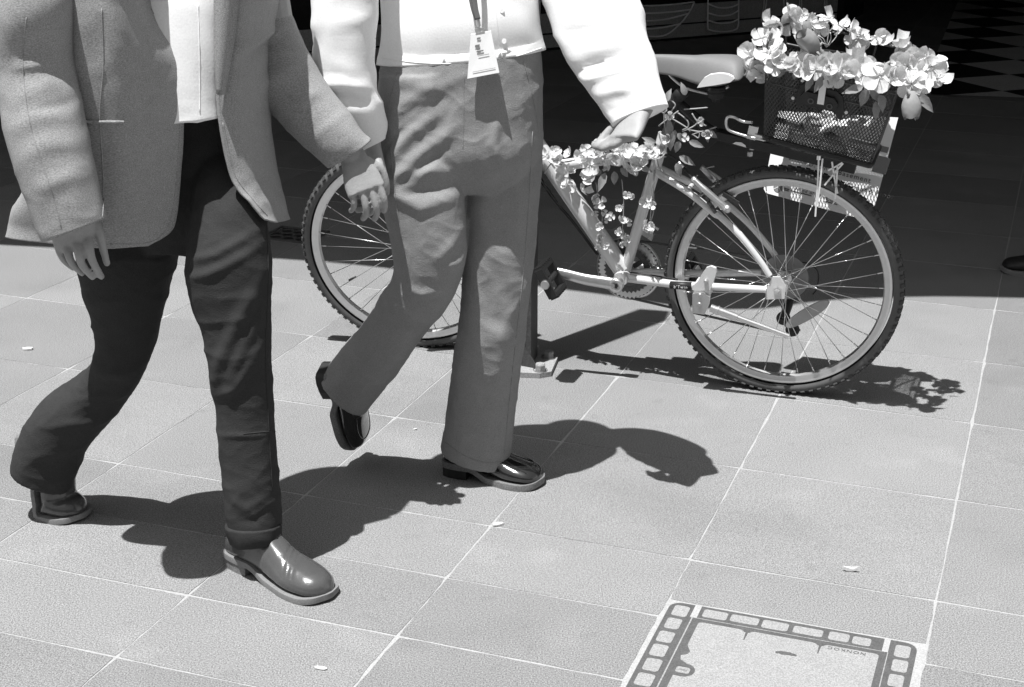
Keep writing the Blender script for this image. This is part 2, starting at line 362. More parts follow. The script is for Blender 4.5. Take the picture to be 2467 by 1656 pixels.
def decal(name, lines, r=.006):
    g = MB()
    for L in lines: g.tube(crom([wp(*z1f(*p)) for p in L], 6), r, 6)
    return g.build(name, M['decal'], shop)
decal('bowl_drawing', [[(1530, 20), (1480, 120), (1390, 230), (1270, 325), (1130, 345), (900, 320), (700, 230), (580, 100), (540, 0)], [(1530, 20), (1300, 45), (1000, 55), (540, 20)], [(1500, 90), (1300, 115), (1000, 128), (560, 100)], [(1470, 130), (1250, 185), (1000, 198), (600, 170)], [(1400, 225), (1200, 265), (1000, 272), (680, 240)]])
decal('cup_drawing', [[(1655, -150), (1657, 40), (1655, 250), (1680, 285), (1790, 300), (1900, 285), (1940, 240), (1945, 40), (1950, -150)], [(1660, 40), (1760, 75), (1870, 70), (1945, 40)], [(1660, 125), (1760, 150), (1870, 140), (1945, 100)], [(1660, 195), (1760, 220), (1870, 212), (1945, 180)]])
decal('spoon_drawing', [[(2190, -100), (2180, 60), (2158, 185), (2172, 190), (2200, 60), (2222, -100)]], .004)
z6f = lambda x, y: ((1750+x/2.6137)/K, (y/2.6137)/K)
def decal6(name, lines):
    g = MB()
    for L in lines: g.tube(crom([wp(*z6f(*p)) for p in L], 5), .004, 6)
    return g.build(name, M['decal'], shop)
decal6('fork_drawing', [[(362, -60), (364, 100)], [(380, -60), (380, 100)]]); decal6('knife_drawing', [[(460, -60), (462, 60)], [(475, -60), (474, 60)]]); decal6('straw_drawing', [[(618, -60), (620, 95)], [(632, -60), (634, 95)]])
decal('handle_drawing', [[(80, -80), (78, 100), (78, 290)], [(20, 150), (45, 175), (75, 185)]], .005)
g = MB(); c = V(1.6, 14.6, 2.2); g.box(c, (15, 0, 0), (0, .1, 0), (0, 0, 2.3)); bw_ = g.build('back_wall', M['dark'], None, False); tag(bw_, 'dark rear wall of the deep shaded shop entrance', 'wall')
for sx in (-9, 11):  # unseen end walls, added to darken the space under the awning
    g = MB(); g.box((sx, 10.4, 2.1), (.1, 0, 0), (0, 4.2, 0), (0, 0, 2.2)); tag(g.build('shade_wall', M['dark'], None, False), 'unseen dark side wall added at the %s end to deepen the shop front shade' % ('left' if sx < 0 else 'right'), 'wall')
fl = MB(); e1 = .475*V(math.cos(rad(25)), math.sin(rad(25)), 0); e2 = .475*V(-math.sin(rad(25)), math.cos(rad(25)), 0); a0 = V(2.91, 9.345, .004)
L0, L1, L2 = V(2.384, 9.197, 0), V(2.86, 11.06, 0), V(3.83, 13.85, 0)
def clip(P, p, n):
    o = []
    for i in range(len(P)):
        a, b = P[i], P[(i+1) % len(P)]; da, db = (a-p)@n, (b-p)@n
        if da >= 0: o.append(a)
        if da*db < 0: o.append(a+(b-a)*(da/(da-db)))
    return o
d1 = nrm(L2-L0); nl = V(d1[1], -d1[0], 0); d2 = nrm(V(2.94, 9.13, 0)-L0); nf = V(-d2[1], d2[0], 0)
for i in range(-6, 16):
    for k in range(-12, 14):
        P = [a0+e1*i+e2*k, a0+e1*(i+1)+e2*k, a0+e1*(i+1)+e2*(k+1), a0+e1*i+e2*(k+1)]; P = clip(P, L0, nl); P = clip(P, L0, nf) if len(P) > 2 else P
        if len(P) > 2 and all(p[1] < 14.5 and p[0] < 8 for p in P): fl.add(P, [tuple(range(len(P)))], (i+k) % 2)
tag(fl.build('chequered_floor', [M['chk_w'], M['chk_b']], None, False), kind='structure')
# ---- building added unseen behind the camera to hold back low sky light
g = MB(); g.box((0, -14, 5), (40, 0, 0), (0, .3, 0), (0, 0, 5)); tag(g.build('low_sky_blocker', M['brick'], None, False), 'plain unseen building added across the street, behind the camera, to block low sky', 'building')
# ---- post the bicycle is locked to
zp = lambda x, y: ((1230+x/4.353)/K, (600+y/4.353)/K)
pb = gz(*zp(180, 1290)); PO = V(pb[0]-.03, pb[1]+.055, 0)
po = thing('sign_post', 'dark ribbed steel post bolted to the pavement, behind the walking woman', 'post', PO)
dx, dy = nrm(V(.97, -.2, 0)), nrm(V(.2, .97, 0))
g = MB(); prof = [(-.052, -.05), (-.030, -.05), (-.026, -.04), (-.008, -.04), (-.004, -.052), (.012, -.052), (.016, -.04), (.034, -.04), (.036, -.05), (.050, -.05), (.050, .05), (-.052, .05)]
g.poly([PO+dx*x+dy*y+UPZ*.02 for x, y in prof], (-.035, 0, 2.4)); g.build('shaft', M['post'], po, False)
g = MB(); P = [PO+dx*x+dy*y for x, y in ((-.13, -.085), (.0, -.105), (.085, -.095), (.115, -.07), (.11, .06), (-.13, .07))]; g.poly(P, (0, 0, .016)); g.build('base_plate', M['infill'], po, False)
for x, y in ((.082, -.07), (-.10, -.065), (.085, .045)):
    g = MB(); g.lathe(PO+dx*x+dy*y+UPZ*.016, UPZ, [(0, .022), (.013, .022), (.016, .018), (.016, 0)], 6); g.lathe(PO+dx*x+dy*y+UPZ*.016, UPZ, [(.021, .004), (.021, 0)], 16); g.build('bolt', M['infill'], po, False)
for x0, x1, h in ((.02, .075, .07), (-.10, -.03, .06)):
    g = MB(); g.poly([PO+dx*x0+dy*-.045+UPZ*.016, PO+dx*x1+dy*-.06+UPZ*.016, PO+dx*(x0+.004)+dy*-.048+UPZ*(.016+h)], dy*.006); g.build('gusset', M['post'], po, False)
# ---- litter
def scrap(name, label, x, y, outline, h, m, cat='litter', curl=.0):
    c = gz(x, y); t = thing(name, label, cat, c); g = MB(); rr = random.Random(len(label)); n = len(outline)
    ring = [c+V(a, b, .0015+curl*abs(a)*abs(a)*60) for a, b in outline]
    up = [p+V(0, 0, h*rr.uniform(.7, 1.2)) for p in ring]; mid = c+V(0, 0, h*1.25+.001)
    g.add(ring+up+[mid], [tuple(range(n-1, -1, -1))]+[(i, (i+1) % n, n+(i+1) % n, n+i) for i in range(n)]+[(n+i, n+(i+1) % n, 2*n) for i in range(n)]); o = g.build(name, m, None, False)
    bpy.data.objects.remove(t); return tag(o, label, cat)
scrap('paper_scrap', 'small oblong white paper scrap on the paving at bottom centre', 732, 1527, [(-.0125, .003), (-.008, .0065), (.011, .001), (.0125, -.003), (.007, -.0065), (-.011, -.0015)], .0025, M['scrap'])
scrap('dry_leaf', 'small pale dry leaf curled up on the paving above the iron cover', 1938, 1304, [(-.017, .0), (-.006, .006), (.004, .006), (.019, -.006), (.006, -.004), (-.006, -.003)], .007, M['scrap'], 'leaf', .3)
scrap('crumpled_tissue', 'crumpled white tissue on the paving at far left', 64, 799, [(-.018, .002), (-.004, .009), (.014, .008), (.012, -.004), (.0, -.008), (-.012, -.006)], .006, M['scrap'])
scrap('mortar_crumb', 'white crumb of mortar beside a joint, in front of the loafer', 1136, 1199, [(-.013, -.003), (-.004, .007), (.010, .009), (.013, .002), (.005, -.004), (-.008, -.008)], .004, M['scrap'])
scrap('flat_pebble', 'pale flat pebble on the paving between the two shaded shoes', 946, 981, [(-.006, -.002), (.004, .003), (.007, .002), (0, -.003)], .002, M['scrap'], 'pebble')
# ================================================================= BICYCLE
RC = V(.755, 4.181, 0); PSI, LEAN, WR = .328, .080, .333
BF = V(-math.cos(PSI), math.sin(PSI), 0)                  # towards the front wheel (left in the picture)
_n = V(-math.sin(PSI), -math.cos(PSI), 0)
BU = nrm(UPZ*math.cos(LEAN)+_n*math.sin(LEAN)); BN = np.cross(BU, BF); BN = BN if BN[1] < 0 else -BN   # up, towards the camera
def bl(U, Vv, W=0.): return RC+BF*U+BU*Vv+BN*W
def bp(x, y, W=0.): return onpl(x, y, RC+BN*W, BN)
b5 = lambda x, y, W=0.: bp((1250+x/2.6133)/K, (y/2.6133)/K, W)
b7 = lambda x, y, W=0.: bp((1250+x/2.6133)/K, (350+y/2.6133)/K, W)
b8 = lambda x, y, W=0.: bp((1550+x/2.4129)/K, (350+y/2.4129)/K, W)
b6 = lambda x, y, W=0.: bp((1750+x/2.6137)/K, (y/2.6137)/K, W)
bike = thing('bicycle', 'silver mountain bicycle with a grey saddle, leaning on the post behind the walkers', 'bicycle', RC)
def wheel(c, ax, up, rear):
    """rim with its tyre, hub and spokes"""
    e1 = nrm(np.cross(up, ax)); g = MB()
    pf = [(.293, -.0125), (.296, -.0135), (.301, -.0125), (.3015, -.0105), (.297, -.0095), (.289, -.006), (.285, 0), (.289, .006), (.297, .0095), (.3015, .0105), (.301, .0125), (.296, .0135), (.293, .0125), (.281, .010), (.277, 0), (.281, -.010)]
    g.lathe(c, ax, pf, 96, True, e1=e1); wl = g.build('wheel', M['alloy'], bike, auto=40)
    g = MB(); k = 12; pr = []
    for j in range(k+1):
        t = rad(-128+256*j/k); pr.append((.3155+.0160*math.cos(t), .0215*math.sin(t)))
    g.lathe(c, ax, pr, 128, e1=e1)
    for i in range(84):                                     # tread knobs
        a = 2*math.pi*i/84
        for s, off, ln in (((-1), .0160, .0058), (1, .0160, .0058), (0, 0., .0048)):
            aa = a+(math.pi/84 if s == 0 else (.6 if s > 0 else 0)*math.pi/84); d = math.cos(aa)*e1+math.sin(aa)*np.cross(ax, e1); td = np.cross(ax, d)
            rr = .3302 if s == 0 else .3268; out = nrm(d*math.cos(s*.62)+ax*math.sin(s*.62)); sd_ = np.cross(td, out)
            g.box(c+d*rr+ax*s*off, out*.0034, td*(.0058 if s else .0052), sd_*ln, 1)
    g.build('tyre', [M['sidewall'], M['tyre']], wl, auto=35)
    g = MB(); g.lathe(c, ax, [(0, -.056), (.006, -.056), (.006, -.040), (.012, -.038), (.022, -.033), (.022, -.029), (.011, -.026), (.010, 0), (.011, .026), (.022, .029), (.022, .033), (.012, .038), (.006, .040), (.006, .056), (0, .056)], 24, e1=e1); g.build('hub', M['alloy'], wl, auto=40)
    for i in range(36):
        s = 1 if i % 2 else -1; a = 2*math.pi*(i+.25)/36; q = 1 if (i//2) % 2 else -1
        ah = a+q*1.18
        p0 = c+ax*s*.031+.020*(math.cos(ah)*e1+math.sin(ah)*np.cross(ax, e1)); p1 = c+ax*s*.004+.279*(math.cos(a)*e1+math.sin(a)*np.cross(ax, e1)); d = p1-p0
        g = MB(); g.tube([p0, p0+d*.93], .0011, 6); g.tube([p0+d*.94, p1], .0018, 6); g.build('spoke', M['steel'], wl)
    return wl
hubR = bl(0, WR); rw = wheel(hubR, BN, BU, True)
FN = .1727; FL = .2061; _fn = V(-math.sin(FN), -math.cos(FN), 0); FU = nrm(UPZ*math.cos(FL)+_fn*math.sin(FL)); FF = V(-math.cos(FN), math.sin(FN), 0); FX = np.cross(FU, FF); FX = FX if FX[1] < 0 else -FX
hubF = V(-.2917, 4.5322, 0)+FU*WR; fw = wheel(hubF, FX, FU, False)
g = MB(); e = hubF+FU*0
vp = hubF+.25*nrm(bp(802, 637)-hubF); g.tube([hubF+nrm(vp-hubF)*.277, hubF+nrm(vp-hubF)*.247], .0035, 8); g.build('valve', M['black'], fw)
# --- frame
bb = b7(612, 880, .085)-BN*.085
stT = bb+(b7(900, 80)-b7(690, 795))*1.0; sd0 = nrm(b7(900, 80)-b7(690, 795))
stB = bb+sd0*.02; stT = bb+sd0*np.linalg.norm(b5(965, 860)-bb)
dtv = nrm(b7(225, 230)-b7(625, 790))
L_ = lambda p: np.array([(p-RC)@BF, (p-RC)@BU, (p-RC)@BN])
dt0 = bb+dtv*.01+sd0*.006
htB = dt0+dtv*((.955-L_(dt0)[0])/(dtv@BF)); ttR = b5(912, 955); ttv = nrm(b5(160, 1040)-b5(912, 955))
htd = nrm(htB-hubF+FF*.035); htT = htB+htd*.13
ttF = htB+htd*.105
print('BB', L_(bb), 'seat top', L_(stT), 'head', L_(htB), L_(htT), 'hubF', L_(hubF))
g = MB()
g.tube([stB, stT], .0160, 20); g.tube([dt0, htB+htd*.02], .0265, 24); g.tube([ttR-ttv*.005, b5(232, 1046)], .0165, 20)
g.tube([htB-htd*.012, htT+htd*.012], .0205, 20); g.lathe(bb, BN, [(.0, -.040), (.020, -.040), (.0215, -.034), (.0215, .034), (.020, .040), (0, .040)], 24)
g.tube([stT-sd0*.03, stT], .0195, 20)
def stay(P, W0, W1, r0, r1, fn):
    n = len(P); return [fn(x, y, W0+(W1-W0)*i/(n-1)) for i, (x, y) in enumerate(P)]
dpL, dpR = bl(0, WR, .066), bl(0, WR, -.066)
ssj = bb+sd0*(np.linalg.norm(b5(912, 1085)-bb))
nearS = [ssj+BN*.018, b5(1060, 1205, .034), b5(1240, 1352, .046), b8(430, 400, .050), b8(560, 525, .056), b8(672, 665, .062), b8(735, 760, .066)]
g.tube(crom(nearS, 4), list(np.linspace(.0105, .0085, 25)), 14)
mirror = lambda p: p-2*((p-RC)@BN)*BN
g.tube(crom([mirror(p) for p in nearS], 4), list(np.linspace(.0105, .0085, 25)), 14)
csj = bb+BN*.022-BF*.018
nearC = [csj, b7(800, 852, .034), b7(1000, 878, .046), b7(1250, 893, .058), b7(1480, 905, .066), b7(1560, 910, .066)]
g.tube(crom(nearC, 4), list(np.linspace(.0125, .0095, 21)), 14); g.tube(crom([mirror(p) for p in nearC], 4), list(np.linspace(.0125, .0095, 21)), 14)
g.tube([nearS[1]+BN*0, mirror(nearS[1])], .007, 10)
fr_ = g.build('frame', M['paint'], bike, auto=50)
for s in (1, -1):
    g = MB(); c = bl(0, WR, .066*s)
    P = [c+BF*.030-BU*.030, c-BF*.020-BU*.022, c-BF*.022+BU*.014, c-BF*.004+BU*.040, c+BF*.016+BU*.038, c+BF*.034-BU*.004]
    g.poly([p-BN*.003 for p in P], BN*.006); g.build('dropout', M['paint'], fr_, False)
    g = MB(); g.lathe(c+BN*s*.004, BN*s, [(0, .018), (.0065, .018), (.0075, .016), (.0085, .006), (.011, .005), (.011, 0)], 6, e1=BU); g.tube([c, c+BN*s*.026], .0045, 8); g.build('axle_nut', M['alloy'], fr_, False)
# --- fork
g = MB(); cr = htB-htd*.03; fx = nrm(FX)
for s in (1, -1):
    e = hubF+fx*.050*s; k0 = cr+fx*.058*s; g.tube(crom([k0, k0+(e-k0)*.5, e], 4), list(np.linspace(.0155, .011, 9)), 14)
g.tube([cr-fx*.062, cr+fx*.062], .017, 12); g.tube([cr, htB], .016, 12); g.tube([htT, htT+htd*.05], .015, 12); g.build('fork', M['paint'], bike)
st = htT+htd*.05; sf = nrm(FF+UPZ*.25); g = MB(); g.tube([st, st+sf*.085], .016, 14); g.build('stem', M['black'], bike)
hc = st+sf*.085; hb = nrm(fx*math.cos(.0)); g = MB(); g.tube([hc-hb*.25, hc+hb*.20], .0115, 12); hbar = g.build('handlebar', M['alloy'], bike)
for s, L in ((-1, .25), (1, .20)):
    g = MB(); g.tube([hc+hb*s*(L-.10), hc+hb*s*L], .0155, 12); g.build('grip', M['rubber'], hbar)
# --- saddle on its post
spT = b5(1022, 590); g = MB(); g.tube([stT-sd0*.02, spT], .0135, 16); g.lathe(spT, BN, [(0, -.022), (.018, -.022), (.018, .022), (0, .022)], 16); g.build('seat_post', M['black'], bike)
g = MB(); U0 = L_(b5(800, 395))[0]+.062; Us = L_(b5(1437, 425))[0]; prof = []
# (share of the length from nose to tail, top y px (zoom), half width, depth)
sad = [(0, 405, .010, .016), (.03, 375, .018, .036), (.10, 352, .021, .047), (.25, 347, .023, .050), (.42, 350, .030, .055), (.58, 354, .046, .068), (.72, 354, .064, .074), (.85, 356, .076, .066), (.93, 368, .078, .050), (.98, 395, .072, .036), (1.0, 424, .055, .018)]
G = []; x0 = 690
for t, yt, hw, dp in crom(np.array(sad), 3):
    x = x0+(1437-x0)*t; c = b5(x, yt); row = []
    for a in np.linspace(-1, 1, 13):
        row.append(c+BN*hw*a-BU*dp*(abs(a)**2.6)+BU*(.004*(1-a*a) if t > .6 else .002*(1-a*a)))
    for a in np.linspace(.92, -.92, 9): row.append(c+BN*hw*.9*a-BU*(dp*.93*(.80+.2*abs(a))-.002))
    G.append(row)
g.grid(G, 0, True); k = len(G[0]); g.f += [tuple(range(k)), tuple((len(G)-1)*k+j for j in range(k))]; g.m += [0, 0]
sdl = g.build('saddle', M['saddle'], bike)
m_ = sdl.modifiers.new('s', 'SUBSURF'); m_.levels = m_.render_levels = 1
g = MB(); W = .0735
pp = [(1128, 548), (1142, 522), (1172, 485), (1210, 464), (1270, 456), (1320, 462), (1352, 478), (1360, 494), (1335, 514), (1250, 530), (1180, 540)]
g.poly([b5(x, y, W-.005) for x, y in pp], BN*.012); g.build('side_patch', M['white'], sdl, False)
for s in (1, -1):
    g = MB(); g.tube(crom([b5(930, 450, .012*s), b5(975, 500, .018*s), b5(1045, 552, .022*s), b5(1160, 585, .024*s), b5(1235, 590, .028*s), b5(1320, 545, .036*s)], 5), .0036, 8); g.build('rail', M['alloy'], sdl)
    g = MB(); c = b5(1243, 545, .040*s); g.lathe(c, -BU, [(0, 0), (.024, 0), (.026, .008), (.022, .012), (.024, .018), (.021, .024), (.021, .030), (.012, .034), (.012, .040), (0, .041)], 20); g.build('spring_bumper', M['rubber'], sdl, auto=40)
# --- cranks, chainrings, chain
g = MB(); arm = [b7(612, 880, .085), b7(545, 866, .088), b7(420, 846, .094), b7(300, 815, .100), b7(240, 800, .102)]
g.tube(crom(arm, 4), list(np.linspace(.0195, .0145, 17)), 14, flat=.6, ref=BU); g.lathe(arm[0], BN, [(0, -.012), (.021, -.012), (.022, .008), (.018, .012), (.012, .0125), (.011, .009), (0, .009)], 24); crk = g.build('crank', M['alloy'], bike, auto=50)
g = MB(); g.lathe(arm[0]+BN*.0085, BN, [(0, .003), (.0075, .003), (.0085, 0)], 6); g.build('crank_bolt', M['black'], crk, False)
def pedal(c, ax, tilt):
    a = nrm(ax); f_ = nrm(BF*math.cos(tilt)+BU*math.sin(tilt)); u_ = np.cross(a, f_); g = MB()
    g.tube([c, c+a*.085], .009, 12)
    for s in (1, -1):
        g.box(c+a*.045+f_*s*.040, a*.042, f_*.006, u_*.013)
        for k in range(6): g.box(c+a*(.010+.014*k)+f_*s*.047, a*.0035, f_*.004, u_*.013)
    g.box(c+a*.090, f_*.044, u_*.013, a*.004); g.box(c+a*.004, f_*.040, u_*.012, a*.004); g.lathe(c+a*.092, a, [(.015, -.01), (.015, .004), (.010, .008), (0, .008)], 16)
    for s in (1, -1): g.box(c+a*.045, a*.040, f_*.004, u_*.004)
    p = g.build('pedal', M['black'], bike, False); g = MB(); g.box(c+a*.045+u_*.015-f_*.002, a*.022, f_*.010, u_*.0022); g.build('reflector', M['alloy'], p, False)
    g = MB(); g.lathe(c+a*.0985, a, [(0, .004), (.012, .004), (.013, 0)], 20); g.build('dust_cap', M['alloy'], p, auto=40)
pedal(b7(232, 806, .108), BN, 1.05)
arr = mirror(bb)-BN*.085; dirR = -(arm[-1]-arm[0]); dirR = dirR-(dirR@BN)*BN
g = MB(); ar = [arr, arr+dirR*.5-BN*.006, arr+dirR-BN*.012]; g.tube(crom(ar, 4), .012, 10, flat=.62, ref=BU); g.build('crank', M['alloy'], bike)
pedal(arr+dirR-BN*.016, -BN, 1.05)
def teeth(c, ax, r, n, th, m, name, par, inner):
    g = MB(); e1 = BF; e2 = np.cross(ax, e1); pts = []
    for i in range(n*2):
        a = math.pi*i/n; rr = r+.004 if i % 2 else r-.003; pts.append((rr, a))
    o = [c+rr*(math.cos(a)*e1+math.sin(a)*e2) for rr, a in pts]; k = [c+inner*(math.cos(a)*e1+math.sin(a)*e2) for rr, a in pts]; N = len(o)
    v = o+k+[p+ax*th for p in o]+[p+ax*th for p in k]; f = []
    for i in range(N):
        j = (i+1) % N; f += [(i, j, N+j, N+i), (2*N+i, 3*N+i, 3*N+j, 2*N+j), (i, 2*N+i, 2*N+j, j), (N+i, N+j, 3*N+j, 3*N+i)]
    g.add(v, f)
    for i in range(5):
        a = 2*math.pi*i/5; d = math.cos(a)*e1+math.sin(a)*e2; g.box(c+d*(inner*.55)+ax*th*.5, d*inner*.52, np.cross(ax, d)*.007, ax*th*.45)
    return g.build(name, m, par, False)
cc = bb-BN*.050
ring = teeth(cc, BN, .088, 44, .003, M['alloy'], 'chainring', bike, .068); teeth(cc+BN*.008, BN, .068, 34, .003, M['iron'], 'small_ring', ring, .050)
g = MB(); g.lathe(cc-BN*.006, BN, [(.092, 0), (.097, .002), (.097, .004), (.090, .004)], 64); g.build('chain_guard', M['alloy'], ring)
fd = bb+sd0*.115-BN*.04; g = MB(); g.poly([fd-BF*.045+BU*.006, fd+BF*.01+BU*.03, fd+BF*.012+BU*.012, fd-BF*.04-BU*.016], -BN*.014); g.tube([fd, fd+BN*.03+sd0*.01], .010, 10); g.tube([fd-BF*.02+BU*.012, fd-BF*.045+BU*.03, fd-BF*.06+BU*.022], .005, 8); g.build('front_derailleur', M['alloy'], bike, False)
cs = bl(0, WR, -.040); g = MB()
for k, (r, off) in enumerate(((.050, 0), (.044, .004), (.038, .008), (.032, .012), (.026, .016))): g.lathe(cs-BN*off, BN, [(.01, 0), (r, 0), (r, .002), (.01, .002)], 40)
g.build('cassette', M['iron'], rw, auto=40)
g = MB(); g.lathe(cs+BN*.006, BN, [(.018, 0), (.066, -.004), (.067, -.006), (.018, -.003)], 48); g.build('spoke_guard', mat('clear_disc', .22, .25, .5, .2, 40.), rw)
# rear mech
rdT = bl(-.004, WR-.03, -.075); rdP = b8(815, 1005, -.055); rdQ = b8(868, 1070, -.055); g = MB()
g.tube([rdT, rdT-BU*.03-BF*.015-BN*.01, rdP], .013, 10); g.tube([rdP, rdQ], .008, 8); g.poly([rdP-BF*.012, rdP+BF*.012, rdQ+BF*.012, rdQ-BF*.012], BN*.010); mech = g.build('rear_derailleur', M['black'], bike, False)
for c in (rdP, rdQ): g = MB(); g.lathe(c, BN, [(.004, 0), (.020, 0), (.020, .006), (.004, .006)], 22); g.build('jockey_wheel', M['black'], mech, auto=40)
g = MB(); e = lambda r, t, o: V(0, 0, 0)+BF*r*math.cos(t)+BU*r*math.sin(t)
top = cc+BU*.090+BF*0; P = [cc+e(.089, t, 0) for t in np.linspace(1.57, -1.5, 14)]; ch = [cs+e(.045, 1.6, 0)-BN*.005]+P+[rdQ-BU*.02, rdQ-BF*.02, rdQ+BU*.02, rdP-BF*.015, rdP+BU*.018+BF*.0, cs+e(.040, 0.1, 0), ]
g.tube(np.array(ch), .0042, 6, flat=.7); g.build('chain', M['iron'], bike)
# --- kickstand folded along the chainstay
g = MB(); W = .082
g.poly([b7(x, y, W) for x, y in ((1095, 880), (1130, 855), (1160, 800), (1185, 765), (1215, 755), (1245, 768), (1250, 790), (1228, 860), (1210, 905), (1100, 905))], BN*.012)
g.box(b7(1165, 893, W-.02), BF*.022, BU*.016, BN*.030); ks = g.build('kickstand', M['paint'], bike, False)
g = MB(); g.poly([b7(x, y, W+.004) for x, y in ((1100, 925), (1165, 915), (1208, 945), (1200, 1000), (1175, 1055), (1100, 1045))], BN*.016); g.build('hinge_block', M['alloy'], ks, False)
for x, y in ((1180, 852), (1145, 937), (1142, 995)):
    g = MB(); g.lathe(b7(x, y, W+.012), BN, [(0, .012), (.004, .012), (.0062, .009), (.0062, 0)], 14); g.build('screw', M['alloy'], ks, auto=40)
l0, l1 = b8(390, 945, W+.014), b8(845, 1112, W-.004); g = MB(); dl = l1-l0; g.tube([l0, l0+dl*.08, l0+dl*.085, l0+dl*.10, l0+dl*.105, l0+dl*.34, l0+dl*.345, l1], [.011, .011, .0135, .0135, .0115, .0105, .0080, .0075], 14); g.build('leg', M['alloy'], ks, auto=30)
# --- brakes, cables, wheel reflector
g = MB(); g.tube(crom([b5(1312, 1318, .062), b5(1250, 1265, .064), b5(1165, 1190, .062), b5(1092, 1122, .054)], 4), [.0105]*4+[.0095]*5+[.008]*4, 12); br = g.build('brake_arm', M['alloy'], bike)
ci, cj = b7(955, 881, .0585), b7(1085, 887, .0625); dc = nrm(cj-ci); g = MB(); g.tube([ci, cj], .0114, 14); g.build('decal_band', M['black'], fr_)
text('decal', "b'Twin", .012, ci+dc*.012-BU*.004+BN*.0122, dc, BU, M['white'], fr_, .0002)
g = MB(); g.tube(crom([b7(1000, 845, .045), b7(840, 820, .03), b7(700, 800, .03)], 4), .0022, 6); g.build('gear_cable', M['black'], bike)
g = MB(); g.tube(crom([b8(880, 680, -.06), b8(960, 690, -.07), b8(1015, 740, -.08), b8(1010, 830, -.08), b8(985, 868, -.075)], 5), .0022, 6); g.build('gear_cable', M['black'], bike)
g = MB(); g.tube([b5(1312, 1318, .05), b5(1312, 1318, .078)], .011, 12); g.build('pivot_bolt', M['alloy'], br); g = MB(); g.box(b5(1335, 1250, .022), BF*.022+BU*.012, nrm(BU-BF*.4)*.006, BN*.006); g.build('brake_pad', M['rubber'], br, False)
g = MB(); g.tube([b5(1240, 1345, .05), b5(1215, 1300, .06)], .006, 8); g.tube([b5(1215, 1300, .06), b5(1190, 1270, .06)], .005, 8); g.build('spring_screw', M['iron'], br)
mp = [mirror(b5(x, y, W)) for x, y, W in ((1312, 1318, .062), (1250, 1265, .064), (1165, 1190, .062), (1092, 1122, .054))]
g = MB(); g.tube(crom(mp, 4), [.0105]*4+[.0095]*5+[.008]*4, 12); g.build('brake_arm', M['alloy'], bike)
g = MB(); g.tube([b5(1150, 1050, -.05), b5(1185, 1090, -.05), b5(1235, 1140, -.045)], .008, 10); g.tube([b5(1170, 1062, -.05), b5(1230, 1048, -.05)], .0018, 6); g.build('cable_noodle', M['alloy'], bike)
g = MB(); g.tube(crom([b5(870, 985, .03), b5(930, 978, .035), b5(985, 1000, .04), b5(1040, 1060, .045), b5(1100, 1130, .05), b5(1128, 1105, .045)], 5), .0032, 8); g.build('brake_cable', M['black'], bike)
g = MB(); g.tube([b5(1005, 1020, .046), b5(1035, 1055, .047)], .0048, 8); g.build('cable_ferrule', M['alloy'], bike)
for o_ in (.0, .012):
    g = MB(); g.tube(crom([htB+BN*.02-BU*.02-BF*o_, b7(150+o_*1500, 250, .014), b7(330+o_*1200, 480, .014), b7(490+o_*900, 690, .012)], 4), .0022, 6); g.build('shift_cable', M['black'], bike)
g = MB(); a, b = b8(832, 1050, .012), b8(1080, 905, .012); d = nrm(b-a); q = np.cross(BN, d); L = np.linalg.norm(b-a)
P = [a+d*L*(.5+.5*math.cos(t))+q*.017*math.copysign(abs(math.sin(t))**.8, math.sin(t)) for t in np.linspace(0, 2*math.pi, 24, endpoint=False)]; g.poly(P, BN*.008); g.build('wheel_reflector', mat('reflector_lens', .30, .35, .5, .1, 60.), rw, False)
# --- beam rack clamped to the seat post
g = MB(); r0, r1 = b6(-60, 845), b6(815, 1058); rd = nrm(r1-r0); ru = nrm(np.cross(BN, rd)); ru = ru if ru[2] > 0 else -ru
cl = stT+sd0*.10
g.tube([cl, r0-rd*.03+ru*.01, r0], .014, 12); g.box((r0+r1)/2, (r1-r0)/2, ru*.012, BN*.020); g.lathe(cl, sd0, [(.014, -.02), (.022, -.02), (.022, .02), (.014, .02)], 20)
g.box(r0+(r1-r0)*.62+ru*.014, (r1-r0)*.36, ru*.003, BN*.030); rk = g.build('rack', M['black'], bike, False)
g = MB(); g.tube(crom([b6(165, 772, .05), b6(100, 765, .052), b6(45, 738, .055), b6(5, 742, .055), b6(0, 790, .055), b6(25, 825, .055), b6(130, 860, .055), b6(240, 884, .055)], 5), .0042, 8); g.build('spring_clip', M['alloy'], rk)
g = MB(); g.box(b6(165, 835, .045), rd*.012, ru*.018, BN*.006); g.box(b6(215, 865, .05), rd*.016, ru*.006, BN*.006); g.build('clip_bracket', M['alloy'], rk, False)
g = MB(); g.poly([b6(x, y, .021) for x, y in ((40, 905), (60, 895), (95, 898), (120, 915), (125, 930))], BN*.001); g.build('sticker', M['white'], rk, False)
g = MB(); g.tube([b6(165, 900, .01), b6(165, 940, .01)], .010, 10); g.lathe(b6(148, 965, .012), BU, [(0, -.008), (.008, -.008), (.008, .004), (0, .004)], 6); g.build('clamp_bolt', M['alloy'], rk, False)
